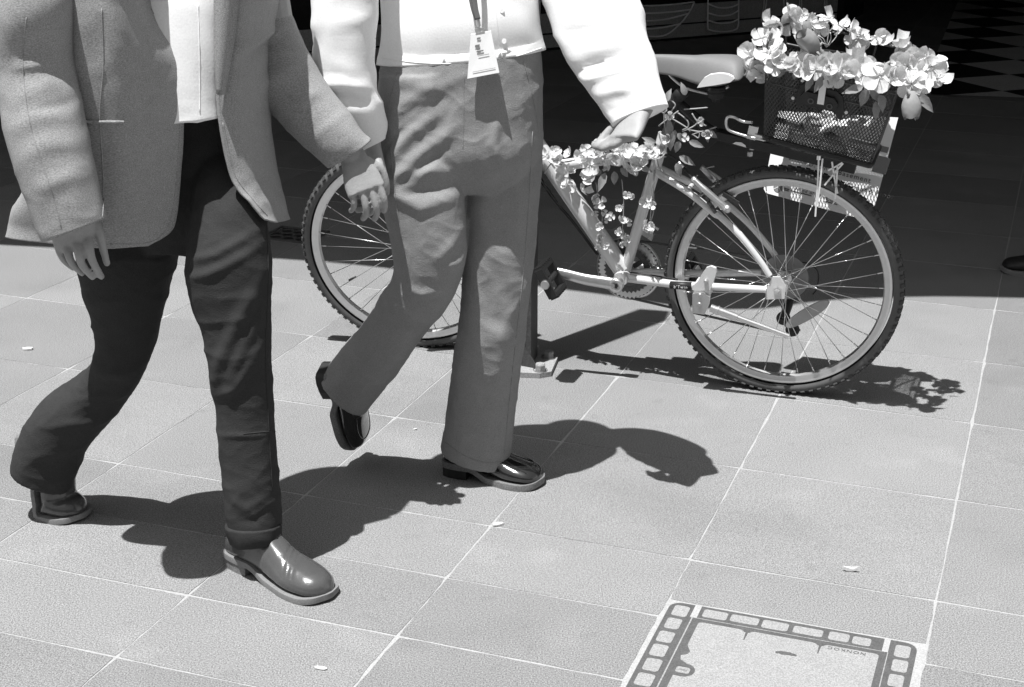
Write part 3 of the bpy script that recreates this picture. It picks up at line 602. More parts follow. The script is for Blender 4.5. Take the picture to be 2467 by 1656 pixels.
# ================================================================= BASKET, BOARD, FLOWERS
bc = [b6(236, 868, .095), b6(905, 1046, .095), b6(1062, 590, .125), b6(246, 402, .125)]     # near side: bottom left, bottom right, top right, top left
bf_ = [mirror(p) for p in bc]; ctr = sum(bc+bf_)/8
bk = thing('bike_basket', 'dark wire mesh basket trimmed with flowers, on the rear rack of the bicycle', 'basket', (bc[0]+bf_[0])/2)
def meshpanel(q, name, pitch=.0088, r=.0011):
    """diamond wire mesh over the four-sided panel q (bl, br, tr, tl)"""
    w_ = (np.linalg.norm(q[1]-q[0])+np.linalg.norm(q[2]-q[3]))/2; h_ = np.linalg.norm(q[3]-q[0]); g = MB()
    f = lambda s, t: (q[0]*(1-s)+q[1]*s)*(1-t)+(q[3]*(1-s)+q[2]*s)*t
    x = -h_
    while x < w_+h_:
        for sg in (1, -1):
            a, b = (x, 0.), (x+sg*h_*.62, h_)
            t0, t1 = 0., 1.
            for lo, hi in ((0, w_),):
                d = b[0]-a[0]
                ta, tb = (lo-a[0])/d, (hi-a[0])/d; t0, t1 = max(t0, min(ta, tb)), min(t1, max(ta, tb))
            if t1-t0 > .03: g.tube([f((a[0]+(b[0]-a[0])*t)/w_, t) for t in (t0, (t0+t1)/2, t1)], r, 4, False)
        x += pitch
    return g.build(name, M['wire'], bk, False)
meshpanel(bc, 'mesh_panel'); meshpanel(bf_, 'mesh_panel'); meshpanel([bf_[0], bc[0], bc[3], bf_[3]], 'mesh_panel'); meshpanel([bc[1], bf_[1], bf_[2], bc[2]], 'mesh_panel'); meshpanel([bc[0], bc[1], bf_[1], bf_[0]], 'mesh_floor')
lp = lambda k: [bc[k[0]], bc[k[1]], bf_[k[1]], bf_[k[0]], bc[k[0]]]
def loop(P, r, name, par=bk, m='wire'):
    g = MB(); Q = []
    for i in range(len(P)-1):
        for t in (.06, .5, .94): Q.append(P[i]+(P[i+1]-P[i])*t)
    Q.append(Q[0]); g.tube(crom(Q, 3), r, 8); return g.build(name, M[m], par)
loop(lp((3, 2)), .0042, 'top_rim')
loop(lp((0, 1)), .0075, 'base_rim', m='black')
mid = [bc[0]+(bc[3]-bc[0])*.76, bc[1]+(bc[2]-bc[1])*.76]; mdf = [mirror(p) for p in mid]; loop([mid[0], mid[1], mdf[1], mdf[0], mid[0]], .0026, 'band')
nB = nrm(np.cross(bc[1]-bc[0], bc[3]-bc[0])); nB = nB if nB[1] < 0 else -nB
def bs(x, y, o=0.): return onpl(x, y, bc[0]+nB*o, nB)
k6 = lambda x, y, o=0.: bs((1750+x/2.6137)/K, (y/2.6137)/K, o)
g = MB(); g.poly([k6(x, y, .003) for x, y in ((445, 590), (470, 535), (500, 520), (700, 575), (735, 610), (742, 680), (728, 752), (700, 740), (690, 705), (480, 655), (462, 672), (438, 655))], nB*.006); pl = g.build('mounting_plate', M['black'], bk, False)
g = MB(); g.poly([k6(x, y, .010) for x, y in ((468, 600), (500, 570), (680, 615), (705, 650), (690, 690), (480, 640))], nB*.008); g.build('recess', M['black'], pl, False)
for x, y in ((531, 638), (648, 672)):
    g = MB(); g.ring(k6(x, y, .019), nB, .0065, .0018, 20, 6); g.build('eyelet', M['iron'], pl)
for x, y in ((480, 508), (420, 618), (755, 708)):
    g = MB(); g.lathe(k6(x, y, .004), nB, [(0, .004), (.003, .004), (.0045, .002), (.0045, 0)], 12); g.build('rivet', M['white'], bk)
g = MB(); a, b = k6(612, 515, .022), k6(592, 658, .024); g.box((a+b)/2, (b-a)/2, nrm(np.cross(b-a, nB))*.0085, nB*.001); g.build('strap', M['white'], bk, False)
hl = []   # folding carry handle: a long wire hoop lying over the mouth
h1 = [b6(255, 335, .10), b6(262, 265, .10), b6(300, 200, .06), b6(390, 150, 0), b6(500, 150, -.08), b6(640, 185, -.11), b6(800, 225, -.12), b6(960, 275, -.12), b6(1085, 305, -.12)]
g = MB(); g.tube(crom(h1, 5), .0032, 8); g.build('handle', M['wire'], bk)
h2 = [b6(255, 335, .10), b6(320, 345, .12), b6(480, 330, .05), b6(640, 320, .0), b6(780, 345, -.03), b6(930, 390, -.05), b6(1060, 425, -.06)]
g = MB(); g.tube(crom(h2, 5), .0028, 8); g.build('handle', M['wire'], bk)
for (x, y, W), (x2, y2, W2) in (((380, 170, 0), (370, 300, 0)), ((950, 270, -.12), (915, 390, -.1)), ((860, 480, .12), (845, 520, .12)), ((1090, 515, .11), (1075, 570, .125))):
    g = MB(); g.tube([b6(x, y, W), b6(x2, y2, W2)], .003, 6); g.build('stay_wire', M['wire'], bk)
g = MB(); g.tube(crom([b6(760, 455, .12), b6(900, 470, .05), b6(960, 430, 0), b6(1060, 375, -.06), b6(1130, 330, -.1)], 4), .0036, 8); g.build('stem_wire', M['stem'], bk)
for P in ([(582, 990), (575, 1150), (560, 1365)], [(606, 1000), (588, 1180), (572, 1290)], [(700, 1040), (695, 1130), (685, 1255)], [(665, 1020), (680, 1120), (700, 1220)], [(735, 1030), (690, 1080), (618, 1168)], [(640, 1075), (690, 1050), (730, 1025)]):
    g = MB(); a = [b6(x, y, .112) for x, y in P]
    for i in range(2):
        d = a[i+1]-a[i]; g.box((a[i]+a[i+1])/2, d/2, nrm(np.cross(d, BN))*.0021, BN*.0008)
    g.build('cable_tie', M['white'], bk, False)
g = MB(); g.box(b6(581, 995, .113), BF*.0045, BU*.005, BN*.003); g.build('tie_head', M['white'], bk, False)
# crumpled pale scraps added inside the basket to give bright specks of light
g = MB(); rr = random.Random(9)
for i in range(7):
    a = ctr+BF*rr.uniform(-.11, .08)+BN*rr.uniform(-.06, .06)-BU*.055; P = [a+V(rr.uniform(-.04, .04), rr.uniform(-.04, .04), rr.uniform(-.02, .03)) for _ in range(5)]; g.tube(crom(P, 5), .010, 6)
bg_ = g.build('light_speck_bag', M['scrap'], None); fuse(bg_, .006, 3); tag(bg_, 'crumpled pale bag scraps added inside the wire basket for bright specks of light', 'bag')
# ---- printed board hung on the far side of the rack
WT = nrm(BN+BU*.42); WO = b6(540, 1290, -.085)                  # leans back: its face looks a little upward
z8b = lambda x, y: onpl((1750+x/2.6137)/K, (y/2.6137)/K, WO, WT)
bd = thing('sign_board', 'printed paper sign hanging behind the rear wheel, under the basket', 'sign', z8b(540, 1290))
cA, cB, cC, cD = z8b(232, 1212), z8b(845, 1378), z8b(938, 1290), z8b(1082, 742)
tl_ = z8b(330, 700)
g = MB(); g.poly([cA+(cB-cA)*.03, cB, cC, cD, tl_, cA+(tl_-cA)*.04], WT*.002); g.build('sheet', M['paper'], bd, False)
ex = nrm(cB-cA); ey = nrm(tl_-cA); ey = nrm(ey-(ey@ex)*ex)
def bx(x, y, w, h, m='ink', nm='print'):
    g = MB(); c = z8b(x, y)+WT*.003; g.box(c, ex*w/2, ey*h/2, WT*.0004); return g.build(nm, M[m], bd, False)
bx(975, 1040, .040, .046); bx(985, 940, .03, .016, 'midink'); bx(455, 1000, .05, .02, 'midink', 'picture')
oo = lambda x, y: z8b(x, y)+WT*.0036
text('lettering', 'Basement', .019, oo(700, 1100), ex, ey, M['ink'], bd, .0003); text('lettering', 'Ground Floor', .019, oo(752, 1178), ex, ey, M['ink'], bd, .0003)
text('lettering', 'Wood of 77 Launceston', .0125, oo(425, 1196), ex, ey, M['ink'], bd, .0003); text('lettering', 'Lucky', .019, oo(625, 1262), ex, ey, M['midink'], bd, .0003); text('lettering', 'P.O. On', .017, oo(478, 1036), ex, ey, M['midink'], bd, .0003)
for x, y, w in ((470, 1218, .06), (375, 1190, .02), (375, 1200, .017), (660, 1280, .035)): bx(x, y, w, .0025, 'ink', 'small_print')
g = MB(); c = oo(330, 1178); g.lathe(c, WT, [(0, 0), (.0145, 0), (.0145, .0006), (0, .0006)], 28); em = g.build('emblem', M['midink'], bd, False)
for t in (40, 130):
    g = MB(); d = ex*math.cos(rad(t))+ey*math.sin(rad(t)); g.box(c+WT*.001, d*.0145, np.cross(WT, d)*.0008, WT*.0003); g.build('emblem_stroke', M['paper'], em, False)
# ---- silk flowers
def petal_mesh(name, n, L, Wd, cup, seed, m='petal', notch=.12):
    r = random.Random(seed); g = MB()
    for k in range(n):
        a = 2*math.pi*k/n+r.uniform(-.2, .2); ca, sa = math.cos(a), math.sin(a); G = []; tw = r.uniform(-.3, .3); cu = cup*r.uniform(.2, 1.8); ll = L*r.uniform(.75, 1.15)
        for i in range(6):
            t = i/5; wd_ = Wd*(.12+.88*math.sin(math.pi*.5*min(1, t*1.3))**1.2); row = []
            for j in range(-2, 3):
                s = j/2; x = ll*(t-(.30*s*s*t**3+notch*.6*(1-abs(s))*t**4)); y = s*wd_*.5; z = cu*t*t*ll+abs(s)*abs(s)*.12*L+tw*y*t+r.uniform(-.02, .02)*L
                row.append((ca*x-sa*y, sa*x+ca*y, z))
            G.append(row)
        g.grid(G)
    for k in range(4): a = r.uniform(0, 6.28); g.tube([V(0, 0, 0), V(.25*L*math.cos(a), .25*L*math.sin(a), .35*L)], .0007, 4)
    return g.build(name, M[m], None)
def leaf_mesh(name, L, Wd, bend, m='leaf'):
    g = MB(); G = []
    for i in range(8):
        t = i/7; wd_ = Wd*math.sin(math.pi*min(1, t**.75*.97+.03))**1.0*(1+.10*(i % 2)); G.append([(L*t, s*wd_*.5, -bend*t*t*L+abs(s)*.18*wd_) for s in (-1, -.5, 0, .5, 1)])
    g.grid(G); return g.build(name, M[m], None)
def bud_mesh(name, L, R):
    g = MB(); G = []
    for i in range(11):
        t = i/10; rr = R*math.sin(math.pi*(.10+t*.66))**.85*(1+.25*max(0, t-.8)); G.append([(rr*(1+.05*math.sin(3*a+t*4))*math.cos(a+t*1.2), rr*(1+.05*math.sin(3*a+t*4))*math.sin(a+t*1.2), L*t+(.05*L*math.sin(3*a) if i == 10 else 0)) for a in np.linspace(0, 2*math.pi, 18, endpoint=False)])
    g.grid(G, 0, True); G = []
    for i in range(5): t = i/4; G.append([((R*.55*(1-t*.2))*math.cos(a), (R*.55*(1-t*.2))*math.sin(a), L*(1-.3*t)) for a in np.linspace(0, 2*math.pi, 14, endpoint=False)])
    g.grid(G, 0, True)
    for k in range(4): a = k*1.57; g.tube([V(0, 0, .02*L), V(R*.9*math.cos(a), R*.9*math.sin(a), L*.18), V(R*1.25*math.cos(a), R*1.25*math.sin(a), -L*.12)], [.002, .003, .0005], 4)
    return g.build(name, M['bud'], None)
protoF = [petal_mesh('p', n, L, W_, c, s) for n, L, W_, c, s in ((4, .029, .028, .45, 1), (4, .031, .033, .15, 2), (5, .025, .026, .85, 3), (4, .027, .026, .55, 4), (5, .030, .026, -.1, 5))]
protoS = [petal_mesh('p', n, L, W_, c, s) for n, L, W_, c, s in ((4, .011, .010, .6, 11), (3, .012, .011, .3, 12), (4, .010, .010, .9, 13))]
protoL = [leaf_mesh('l', L, W_, b) for L, W_, b in ((.040, .019, .3), (.045, .017, .15), (.034, .018, .5))]
protoB = [bud_mesh('b', .052, .019)]
rF = random.Random(21)
def put(src, name, par, P, nz=None, sc_=1., spin=None, xdir=None):
    o = src.copy(); o.name = name; COL.objects.link(o); o.parent = par
    z = Vector(nz) if nz is not None else Vector((rF.uniform(-.8, .6), rF.uniform(-1.1, .1), rF.uniform(-.15, 1.)))
    if xdir is not None:
        x = Vector(xdir).normalized(); z = (z-x*z.dot(x)).normalized(); y = z.cross(x); R = Matrix((x, y, z)).transposed()
    else: R = z.normalized().to_track_quat('Z', 'Y').to_matrix() @ Matrix.Rotation(rF.uniform(0, 6.28) if spin is None else spin, 3, 'Z')
    o.matrix_local = Matrix.Translation(Vector(P)-Vector(parent_loc(par))) @ R.to_4x4() @ Matrix.Scale(sc_, 4); return o
# garland round the basket mouth and handle
ga = thing('flower_garland', 'garland of pale silk blossoms and rosebuds wound round the basket rim', 'flower garland', b6(600, 450, .12))
path = [(165, 450, .05), (185, 330, .08), (235, 270, .07), (310, 180, .03), (385, 115, 0), (465, 100, -.03), (560, 165, -.07), (655, 135, -.1), (765, 195, -.11), (850, 235, -.11), (955, 235, -.12), (1080, 310, -.12), (1190, 365, -.11), (1290, 390, -.06), (1310, 470, -.02), (1215, 520, .08), (1140, 450, .05), (1020, 490, .12), (930, 500, .13), (850, 400, .02), (800, 420, .10), (700, 440, .13), (600, 420, .13), (560, 370, .10), (450, 400, .13), (395, 400, .13), (320, 420, .13), (270, 340, .11), (195, 440, .08)]
g = MB(); g.tube(crom([b6(x, y, W) for x, y, W in path], 4), .0022, 6); g.build('vine', M['stem'], ga)
for i, (x, y, W) in enumerate(path):
    for q in range(2): put(protoF[rF.randrange(5)], 'blossom', ga, b6(x+rF.uniform(-34, 34), y+rF.uniform(-30, 30), W+rF.uniform(-.015, .02)), None, rF.uniform(.85, 1.35))
for x, y, W, s in ((640, 430, .15, 1.45), (560, 440, .145, 1.2), (720, 420, .14, 1.2), (1200, 390, .0, 1.2), (1290, 420, .0, 1.25), (1160, 530, .13, 1.3), (960, 480, .145, 1.5), (1050, 490, .14, 1.2), (480, 210, .02, 1.2), (680, 480, .155, 1.1), (760, 455, .14, 1.1), (860, 455, .13, 1.2), (400, 420, .14, 1.), (520, 400, .13, 1.1), (800, 400, .06, 1.), (880, 420, .05, 1.), (1080, 400, .0, 1.1), (330, 380, .13, 1.)):
    put(protoF[rF.randrange(5)], 'blossom', ga, b6(x, y, W), (rF.uniform(-.3, .3), -1, rF.uniform(0, .6)), s)
put(protoB[0], 'rosebud', ga, b6(1165, 575, .14), (.02, -.25, -1), 1.28); put(protoB[0], 'rosebud', ga, b6(575, 330, .10), (-.55, -.2, .55), 1.35)
for x, y, W, dx_, dz_, s in ((1200, 590, .14, .8, -.75, 1.5), (1195, 640, .14, .08, -1, 1.15), (860, 545, .15, -.9, -.25, 1.25), (885, 560, .155, -.25, -1, 1.25), (905, 565, .155, .55, -.55, 1.1), (960, 600, .15, .5, -.9, 1.35), (940, 640, .15, .1, -1, 1.1), (540, 470, .15, -.2, -.8, 1.1), (640, 470, .155, .5, -.9, 1.1), (610, 480, .155, -.4, -.9, 1.1), (370, 430, .14, -.5, -.6, .9), (430, 440, .14, .2, -.9, .9)):
    put(protoL[rF.randrange(3)], 'leaf', ga, b6(x, y, W), (rF.uniform(-.3, .3), -1, .35), s, None, (dx_, rF.uniform(-.3, .1), dz_))
def spray(cx, cy, W, dirs, par):
    g = MB(); c = b6(cx, cy, W)
    for a, L in dirs: g.tube(crom([c, c+V(math.cos(a)*L*.6, -.004, math.sin(a)*L*.6), c+V(math.cos(a+.25)*L, -.008, math.sin(a+.25)*L)], 3), [.0012]*6+[.0022], 5)
    return g.build('sprig', M['petal'], par)
spray(1320, 500, .03, [(.35, .022), (.8, .018), (-.3, .020), (-1.3, .018), (1.4, .014)], ga); spray(630, 300, .0, [(1.57, .08), (1.2, .04), (2., .04), (.9, .06), (2.3, .06)], ga); spray(640, 210, -.05, [(1.57, .03), (1., .028), (2.1, .028)], ga); spray(540, 130, -.05, [(.6, .02), (1.1, .02)], ga)
for i in range(9): x, y, W = path[rF.randrange(len(path))]; spray(x, y, W+.01, [(rF.uniform(0, 6), .02), (rF.uniform(0, 6), .016)], ga)
# garland on the brace tube
gb = thing('flower_garland', 'garland of pale silk blossoms with trailing strands wound round the low frame tube', 'flower garland', b5(560, 990, .02))
v5 = [(180, 1010), (300, 1020), (420, 985), (560, 960), (700, 985), (820, 960), (900, 960)]
g = MB(); g.tube(crom([b5(x, y, .02+.012*(i % 2)) for i, (x, y) in enumerate(v5)], 5), .0022, 6); g.build('vine', M['stem'], gb)
cl5 = [(175, 985), (230, 960), (310, 965), (245, 1015), (425, 945), (410, 990), (500, 925), (560, 885), (600, 930), (640, 910), (600, 990), (660, 950), (700, 965), (720, 1040), (760, 1045), (690, 1060), (480, 1010), (530, 980), (450, 1040), (640, 1040), (820, 930), (790, 970), (860, 960), (290, 1110), (330, 1080), (310, 1150), (360, 1165), (400, 1200), (430, 1110), (455, 1140), (520, 960), (570, 1040), (870, 990), (740, 940), (280, 1060)]
for x, y in cl5: put(protoF[rF.randrange(5)], 'blossom', gb, b5(x+rF.uniform(-8, 8), y+rF.uniform(-8, 8), rF.uniform(.022, .052)), None, rF.uniform(.65, 1.05))
for x, y, dx_, dz_, s in ((545, 1090, -.35, -.9, 1.25), (520, 1075, -.8, -.45, .9), (600, 1080, .1, -1, 1.05), (640, 1060, .6, -.6, .9), (760, 1050, .8, -.3, .9), (950, 860, -.1, 1, 1.2), (950, 830, .1, -1, 1.3), (1070, 890, 1, -.35, 1.05), (1010, 985, .9, -.45, 1.15), (990, 1030, .45, -1, 1.0), (1000, 840, .7, -.8, .9), (985, 820, -.2, -.9, .9), (930, 690, -.9, .1, .8), (925, 640, .2, .8, 1.0), (1050, 600, -.35, .9, .9), (1170, 820, .4, -.9, .9), (1190, 830, 1, -.5, .9), (1010, 890, -.3, -1, 1.0), (860, 900, -.8, .3, .9), (900, 900, .1, -1, .9)):
    put(protoL[rF.randrange(3)], 'leaf', gb, b5(x, y, .055), (rF.uniform(-.3, .3), -1, .3), s, None, (dx_, rF.uniform(-.3, .1), dz_))
for P in ([(920, 640), (915, 760), (930, 860)], [(880, 795), (950, 740), (1005, 700)], [(950, 740), (1050, 800), (1080, 830)], [(1030, 830), (1110, 790), (1140, 740)], [(1040, 690), (1120, 685), (1190, 678)], [(1060, 815), (1150, 830), (1245, 800)], [(1090, 715), (1120, 760), (1180, 795)], [(1120, 770), (1150, 740), (1160, 780)], [(960, 700), (985, 660), (940, 620)], [(1000, 710), (1060, 760), (1065, 800), (1030, 820)], [(880, 830), (890, 880), (905, 900)], [(855, 1070), (845, 1150), (850, 1310), (830, 1400)], [(860, 1080), (835, 1190), (845, 1230)], [(870, 1000), (880, 1050), (915, 1090)], [(1100, 850), (1130, 870), (1135, 835), (1090, 850)], [(160, 1095), (200, 1035), (250, 1000)], [(145, 975), (200, 1000), (270, 1040)]):
    g = MB(); g.tube(crom([b5(x, y, .045) for x, y in P], 4), .0020, 5); g.build('stem', M['stem'], gb)
for x, y in ((950, 735), (1045, 870), (1140, 765), (915, 690), (1190, 850), (930, 880)): put(protoS[rF.randrange(3)], 'blossom', gb, b5(x, y, .055), (rF.uniform(-.4, .4), -1, .3), 1.3)
strands = [[(485, 1150), (500, 1250), (525, 1340), (520, 1420), (505, 1480), (520, 1560)], [(648, 1130), (657, 1230), (660, 1310), (655, 1400), (650, 1470), (650, 1540)], [(862, 1060), (845, 1180), (835, 1290), (825, 1400), (815, 1500)]]
for P in strands:
    g = MB(); g.tube(crom([b5(x, y, .05) for x, y in P], 5), .0015, 5); g.build('strand', M['stem'], gb)
for x, y, s in ((470, 1255, 1.5), (520, 1275, 1.8), (490, 1290, 1.4), (480, 1345, 1.1), (545, 1345, 1.2), (580, 1365, 1.3), (555, 1385, 1.), (515, 1428, 1.2), (510, 1480, 1.), (500, 1500, 1.3), (505, 1530, .9), (500, 1555, 1.2), (545, 1548, 1.2), (690, 1232, 1.3), (715, 1240, .9), (620, 1310, 1.1), (645, 1300, .8), (655, 1390, 1.5), (690, 1402, 1.3), (630, 1455, 1.1), (660, 1480, 1.1), (640, 1450, .9), (685, 1510, 1.3), (650, 1535, 1.1), (800, 1275, 2.), (835, 1290, 1.3), (805, 1430, 1.7), (840, 1415, 1.2), (790, 1440, 1.1), (820, 1450, 1.2)):
    put(protoS[rF.randrange(3)], 'small_blossom', gb, b5(x, y, .052+rF.uniform(-.005, .005)), (rF.uniform(-.5, .5), -1, rF.uniform(-.2, .6)), s)
for o in protoF+protoS+protoL+protoB: bpy.data.objects.remove(o)
# ================================================================= PEOPLE
def joint(mb, P, r, n=14): mb.tube(crom(P, 4), list(crom(np.array(r, float)[:, None], 4)[:, 0]), n); [ball(mb, P[i], r[i], r[i], r[i]) for i in (0, -1)]
def finger(mb, P, r0, r1):
    Q = crom(P, 4); R = np.linspace(r0, r1, len(Q)); mb.tube(Q, list(R), 10); ball(mb, Q[-1], r1, r1, r1, 10, 8); ball(mb, Q[0], r0, r0, r0, 10, 8)
def hand(mb, W, d, a, p, curl=(.35, .45, .3), sp=.0195, k=1.):
    """W wrist, d towards the fingers, a towards the little finger, p towards the palm side"""
    d, p = nrm(d), nrm(p); a = nrm(a-(a@d)*d)
    C = [W-d*.02, W+d*.02, W+d*.055, W+d*.085]; A = [a*.025, a*.030, a*.040, a*.042]
    loftw(mb, [c*1. for c in C], A, [.72, .60, .36, .28], 18, 4, 2.3)
    for i, (L, off) in enumerate(((.072, .000), (.080, .006), (.075, .003), (.058, -.008))):
        b = W+d*(.080+off)*k+a*(i-1.5)*sp; P = [b-d*.012, b]; q = 0
        for s, c in zip((.45, .31, .24), curl): q += c*(1+.08*i); P.append(P[-1]+(d*math.cos(q)+p*math.sin(q)+a*(i-1.5)*.03)*L*s*1.15)
        finger(mb, P, .0092-.0006*(i == 3), .0070-.0006*(i == 3))
    b = W+d*.026-a*.024+p*.006; finger(mb, [b, b+nrm(d*.75-a*.65+p*.35)*.036, b+nrm(d*.75-a*.65+p*.35)*.036+nrm(d-a*.15+p*.35)*.030, b+nrm(d*.75-a*.65+p*.35)*.036+nrm(d-a*.05+p*.4)*.052], .0125, .0080)
def head(mb, c, f):
    f = nrm(f); s = np.cross(f, UPZ); X = [f, s, UPZ]
    ball(mb, c+UPZ*.025, .098, .076, .098, 24, 16, X); ball(mb, c+f*.018-UPZ*.055, .070, .058, .068, 20, 12, X)
    mb.tube([c+f*.088+UPZ*.03, c+f*.106-UPZ*.022, c+f*.092-UPZ*.032], [.008, .013, .008], 8); ball(mb, c+f*.072-UPZ*.102, .018, .022, .015, 12, 8, X)
    for t in (1, -1):
        ball(mb, c+f*.084+s*.032*t+UPZ*.012, .010, .014, .008, 12, 8, X); ball(mb, c+f*.082+s*.033*t+UPZ*.030, .010, .022, .006, 12, 8, X); ball(mb, c+s*.078*t-f*.005, .018, .008, .030, 12, 8, X); ball(mb, c+f*.02+s*.046*t-UPZ*.02, .05, .024, .04, 12, 8, X)
    ball(mb, c+f*.086-UPZ*.060, .008, .024, .006, 12, 8, X); ball(mb, c+f*.084-UPZ*.072, .008, .020, .006, 12, 8, X)
def hair(c, f, par, long=0.):
    f = nrm(f); s = np.cross(f, UPZ); X = [f, s, UPZ]; g = MB(); ball(g, c+UPZ*.040-f*.016, .100, .083, .098, 24, 16, X); ball(g, c-f*.035-UPZ*.02, .075, .078, .09, 20, 12, X)
    if long: loftw(g, [c-f*.04, c-f*.06-UPZ*.12, c-f*.06-UPZ*long], [s*.08, s*.085, s*.06], [.6, .5, .4])
    o = g.build('hair', M['hair'], par); fuse(o, .008, 2); return o
def shoe(par, O, f, u, L, kind, mats, name, wk=1., shaft=True, bend=0., xb=.66):
    """O back of the heel on the sole, f towards the toe, u up from the sole"""
    f = nrm(f); u = nrm(u-(u@f)*f); s = np.cross(f, u)
    def flex(mb):
        if bend:
            for i, p in enumerate(mb.v):
                d = np.array(p)-O; x, y, z = d@f, d@s, d@u; dx = x-xb*L; q = min(1, max(0, (.03-dx)/.06)); a = bend*q*q*(3-2*q)
                if dx < .03: x, z = xb*L+dx*math.cos(a)+z*math.sin(a), -dx*math.sin(a)+z*math.cos(a)
                mb.v[i] = tuple(O+f*x+s*y+u*z)
        return mb
    prof = {'boot': [(0, .020, .050, .030), (.03, .028, .090, .028), (.10, .034, .125, .026), (.22, .036, .135, .024), (.34, .035, .128, .022), (.46, .037, .104, .018), (.58, .043, .082, .014), (.70, .049, .068, .012), (.82, .048, .060, .012), (.91, .041, .053, .012), (.97, .027, .043, .013), (1., .010, .028, .015)],
            'loafer': [(0, .018, .060, .036), (.03, .026, .075, .034), (.12, .033, .080, .032), (.25, .035, .074, .030), (.38, .036, .074, .026), (.48, .039, .080, .022), (.58, .044, .074, .018), (.70, .049, .064, .016), (.82, .050, .056, .016), (.91, .045, .050, .016), (.97, .031, .042, .017), (1., .012, .030, .019)]}[kind]
    pr = crom(np.array(prof), 4); g = MB(); G = []
    for t, w_, zt, zb in pr:
        w_ *= wk; c = O+f*L*(.006+.984*t); row = []
        for j in range(28):
            th = 2*math.pi*j/28; x, y = math.cos(th), math.sin(th); h = (zt-zb)
            row.append(c+s*w_*math.copysign(abs(x)**.72, x)*(1-.20*max(0, y)**1.5)+u*(zb+h*(.36+.64*y if y > 0 else .36+.36*math.copysign(abs(y)**.5, y))))
        G.append(row)
    g.grid(G, 0, True); k = 28; g.f += [tuple(range(k)), tuple((len(G)-1)*k+j for j in range(k))]; g.m += [0, 0]
    if kind == 'boot' and shaft: loftw(g, [O+f*L*.21+u*.09, O+f*L*.20+u*.14, O+f*L*.19+u*.19], [f*.060, f*.055, f*.055], [.66, .72, .78], 24, 4)
    up = flex(g).build(name, mats[0], par); fuse(up, .0036, 4)
    if kind == 'boot' and not bend: displace(up, lambda P: sum(-.0014*np.exp(-((((P-O)@f)/L-t0-.10*((P-O)@s)/.05)/.012)**2)*(((P-O)@u) > .045) for t0 in (.60, .645, .685))+wr(P, .0006, 22, 22, 22, 3))
    # welted sole and heel
    so = MB(); G = []; ss = [(0, .019), (.02, .027), (.08, .0335), (.2, .0365), (.35, .034), (.48, .038), (.6, .046), (.72, .0525), (.84, .0515), (.92, .0445), (.97, .033), (.995, .016), (1.012, .003)]
    th = .013 if kind == 'boot' else .016; hz = .022 if kind == 'boot' else .024
    for t, w_ in crom(np.array(ss), 3):
        c = O+f*L*t; w_ = (w_+.0028)*wk; q = np.clip((t-.28)/.22, 0, 1); zb = hz*(1-q*q*(3-2*q)); toe = max(0, t-.86)*.05
        G.append([c-s*w_+u*(zb+toe), c+s*w_+u*(zb+toe), c+s*(w_+.0007)+u*(zb+toe+th*.7), c+s*w_+u*(zb+toe+th), c-s*w_+u*(zb+toe+th), c-s*(w_+.0007)+u*(zb+toe+th*.7)])
    so.grid(G, 0, True); n = len(G); so.f += [tuple(range(6)), tuple((n-1)*6+j for j in range(6))]; so.m += [0, 0]; flex(so).build('sole', mats[1], up, auto=40)
    hb_ = MB(); P = [O+f*L*t+s*(w_+.001)*wk*q for q, seq in ((1, ((0.002, .017), (.02, .026), (.08, .033), (.18, .036), (.27, .0345))), (-1, ((.27, .0345), (.18, .036), (.08, .033), (.02, .026), (0.002, .017)))) for t, w_ in seq]
    hb_.poly(P, u*(hz+.002)); flex(hb_).build('heel', mats[2], up, False); return up, f, s, u
from mathutils.bvhtree import BVHTree
def surf(o, x, y):
    me = o.data; off = Vector(parent_loc(o.parent)); t = BVHTree.FromPolygons([v.co+off for v in me.vertices], [tuple(p.vertices) for p in me.polygons])
    return np.array(t.ray_cast(Vector(CAM), Vector(ray(x, y)))[0])
def seam(o, lines, name, m, r=.0011, sink=.0002):
    """stitched lines lying on the cloth of o: picture points dropped onto its surface"""
    me = o.data; off = Vector(parent_loc(o.parent)); t = BVHTree.FromPolygons([v.co+off for v in me.vertices], [tuple(p.vertices) for p in me.polygons])
    for L in lines:
        P = []
        for x, y in crom(np.array(L, float), 14):
            d = Vector(ray(x, y)); h = t.ray_cast(Vector(CAM), d)[0]
            if h: P.append(np.array(h)-np.array(d.normalized())*(r*.55-sink))
        if len(P) > 4: g = MB(); g.tube(P, r, 6); g.build(name, M[m], o)
def trousers(par, lofts, m, vox, fn):
    g = MB(); [loft(g, r, 32, 6, p) for r, p in lofts]; o = g.build('trousers', M[m], par); fuse(o, vox, 7); displace(o, fn); return o
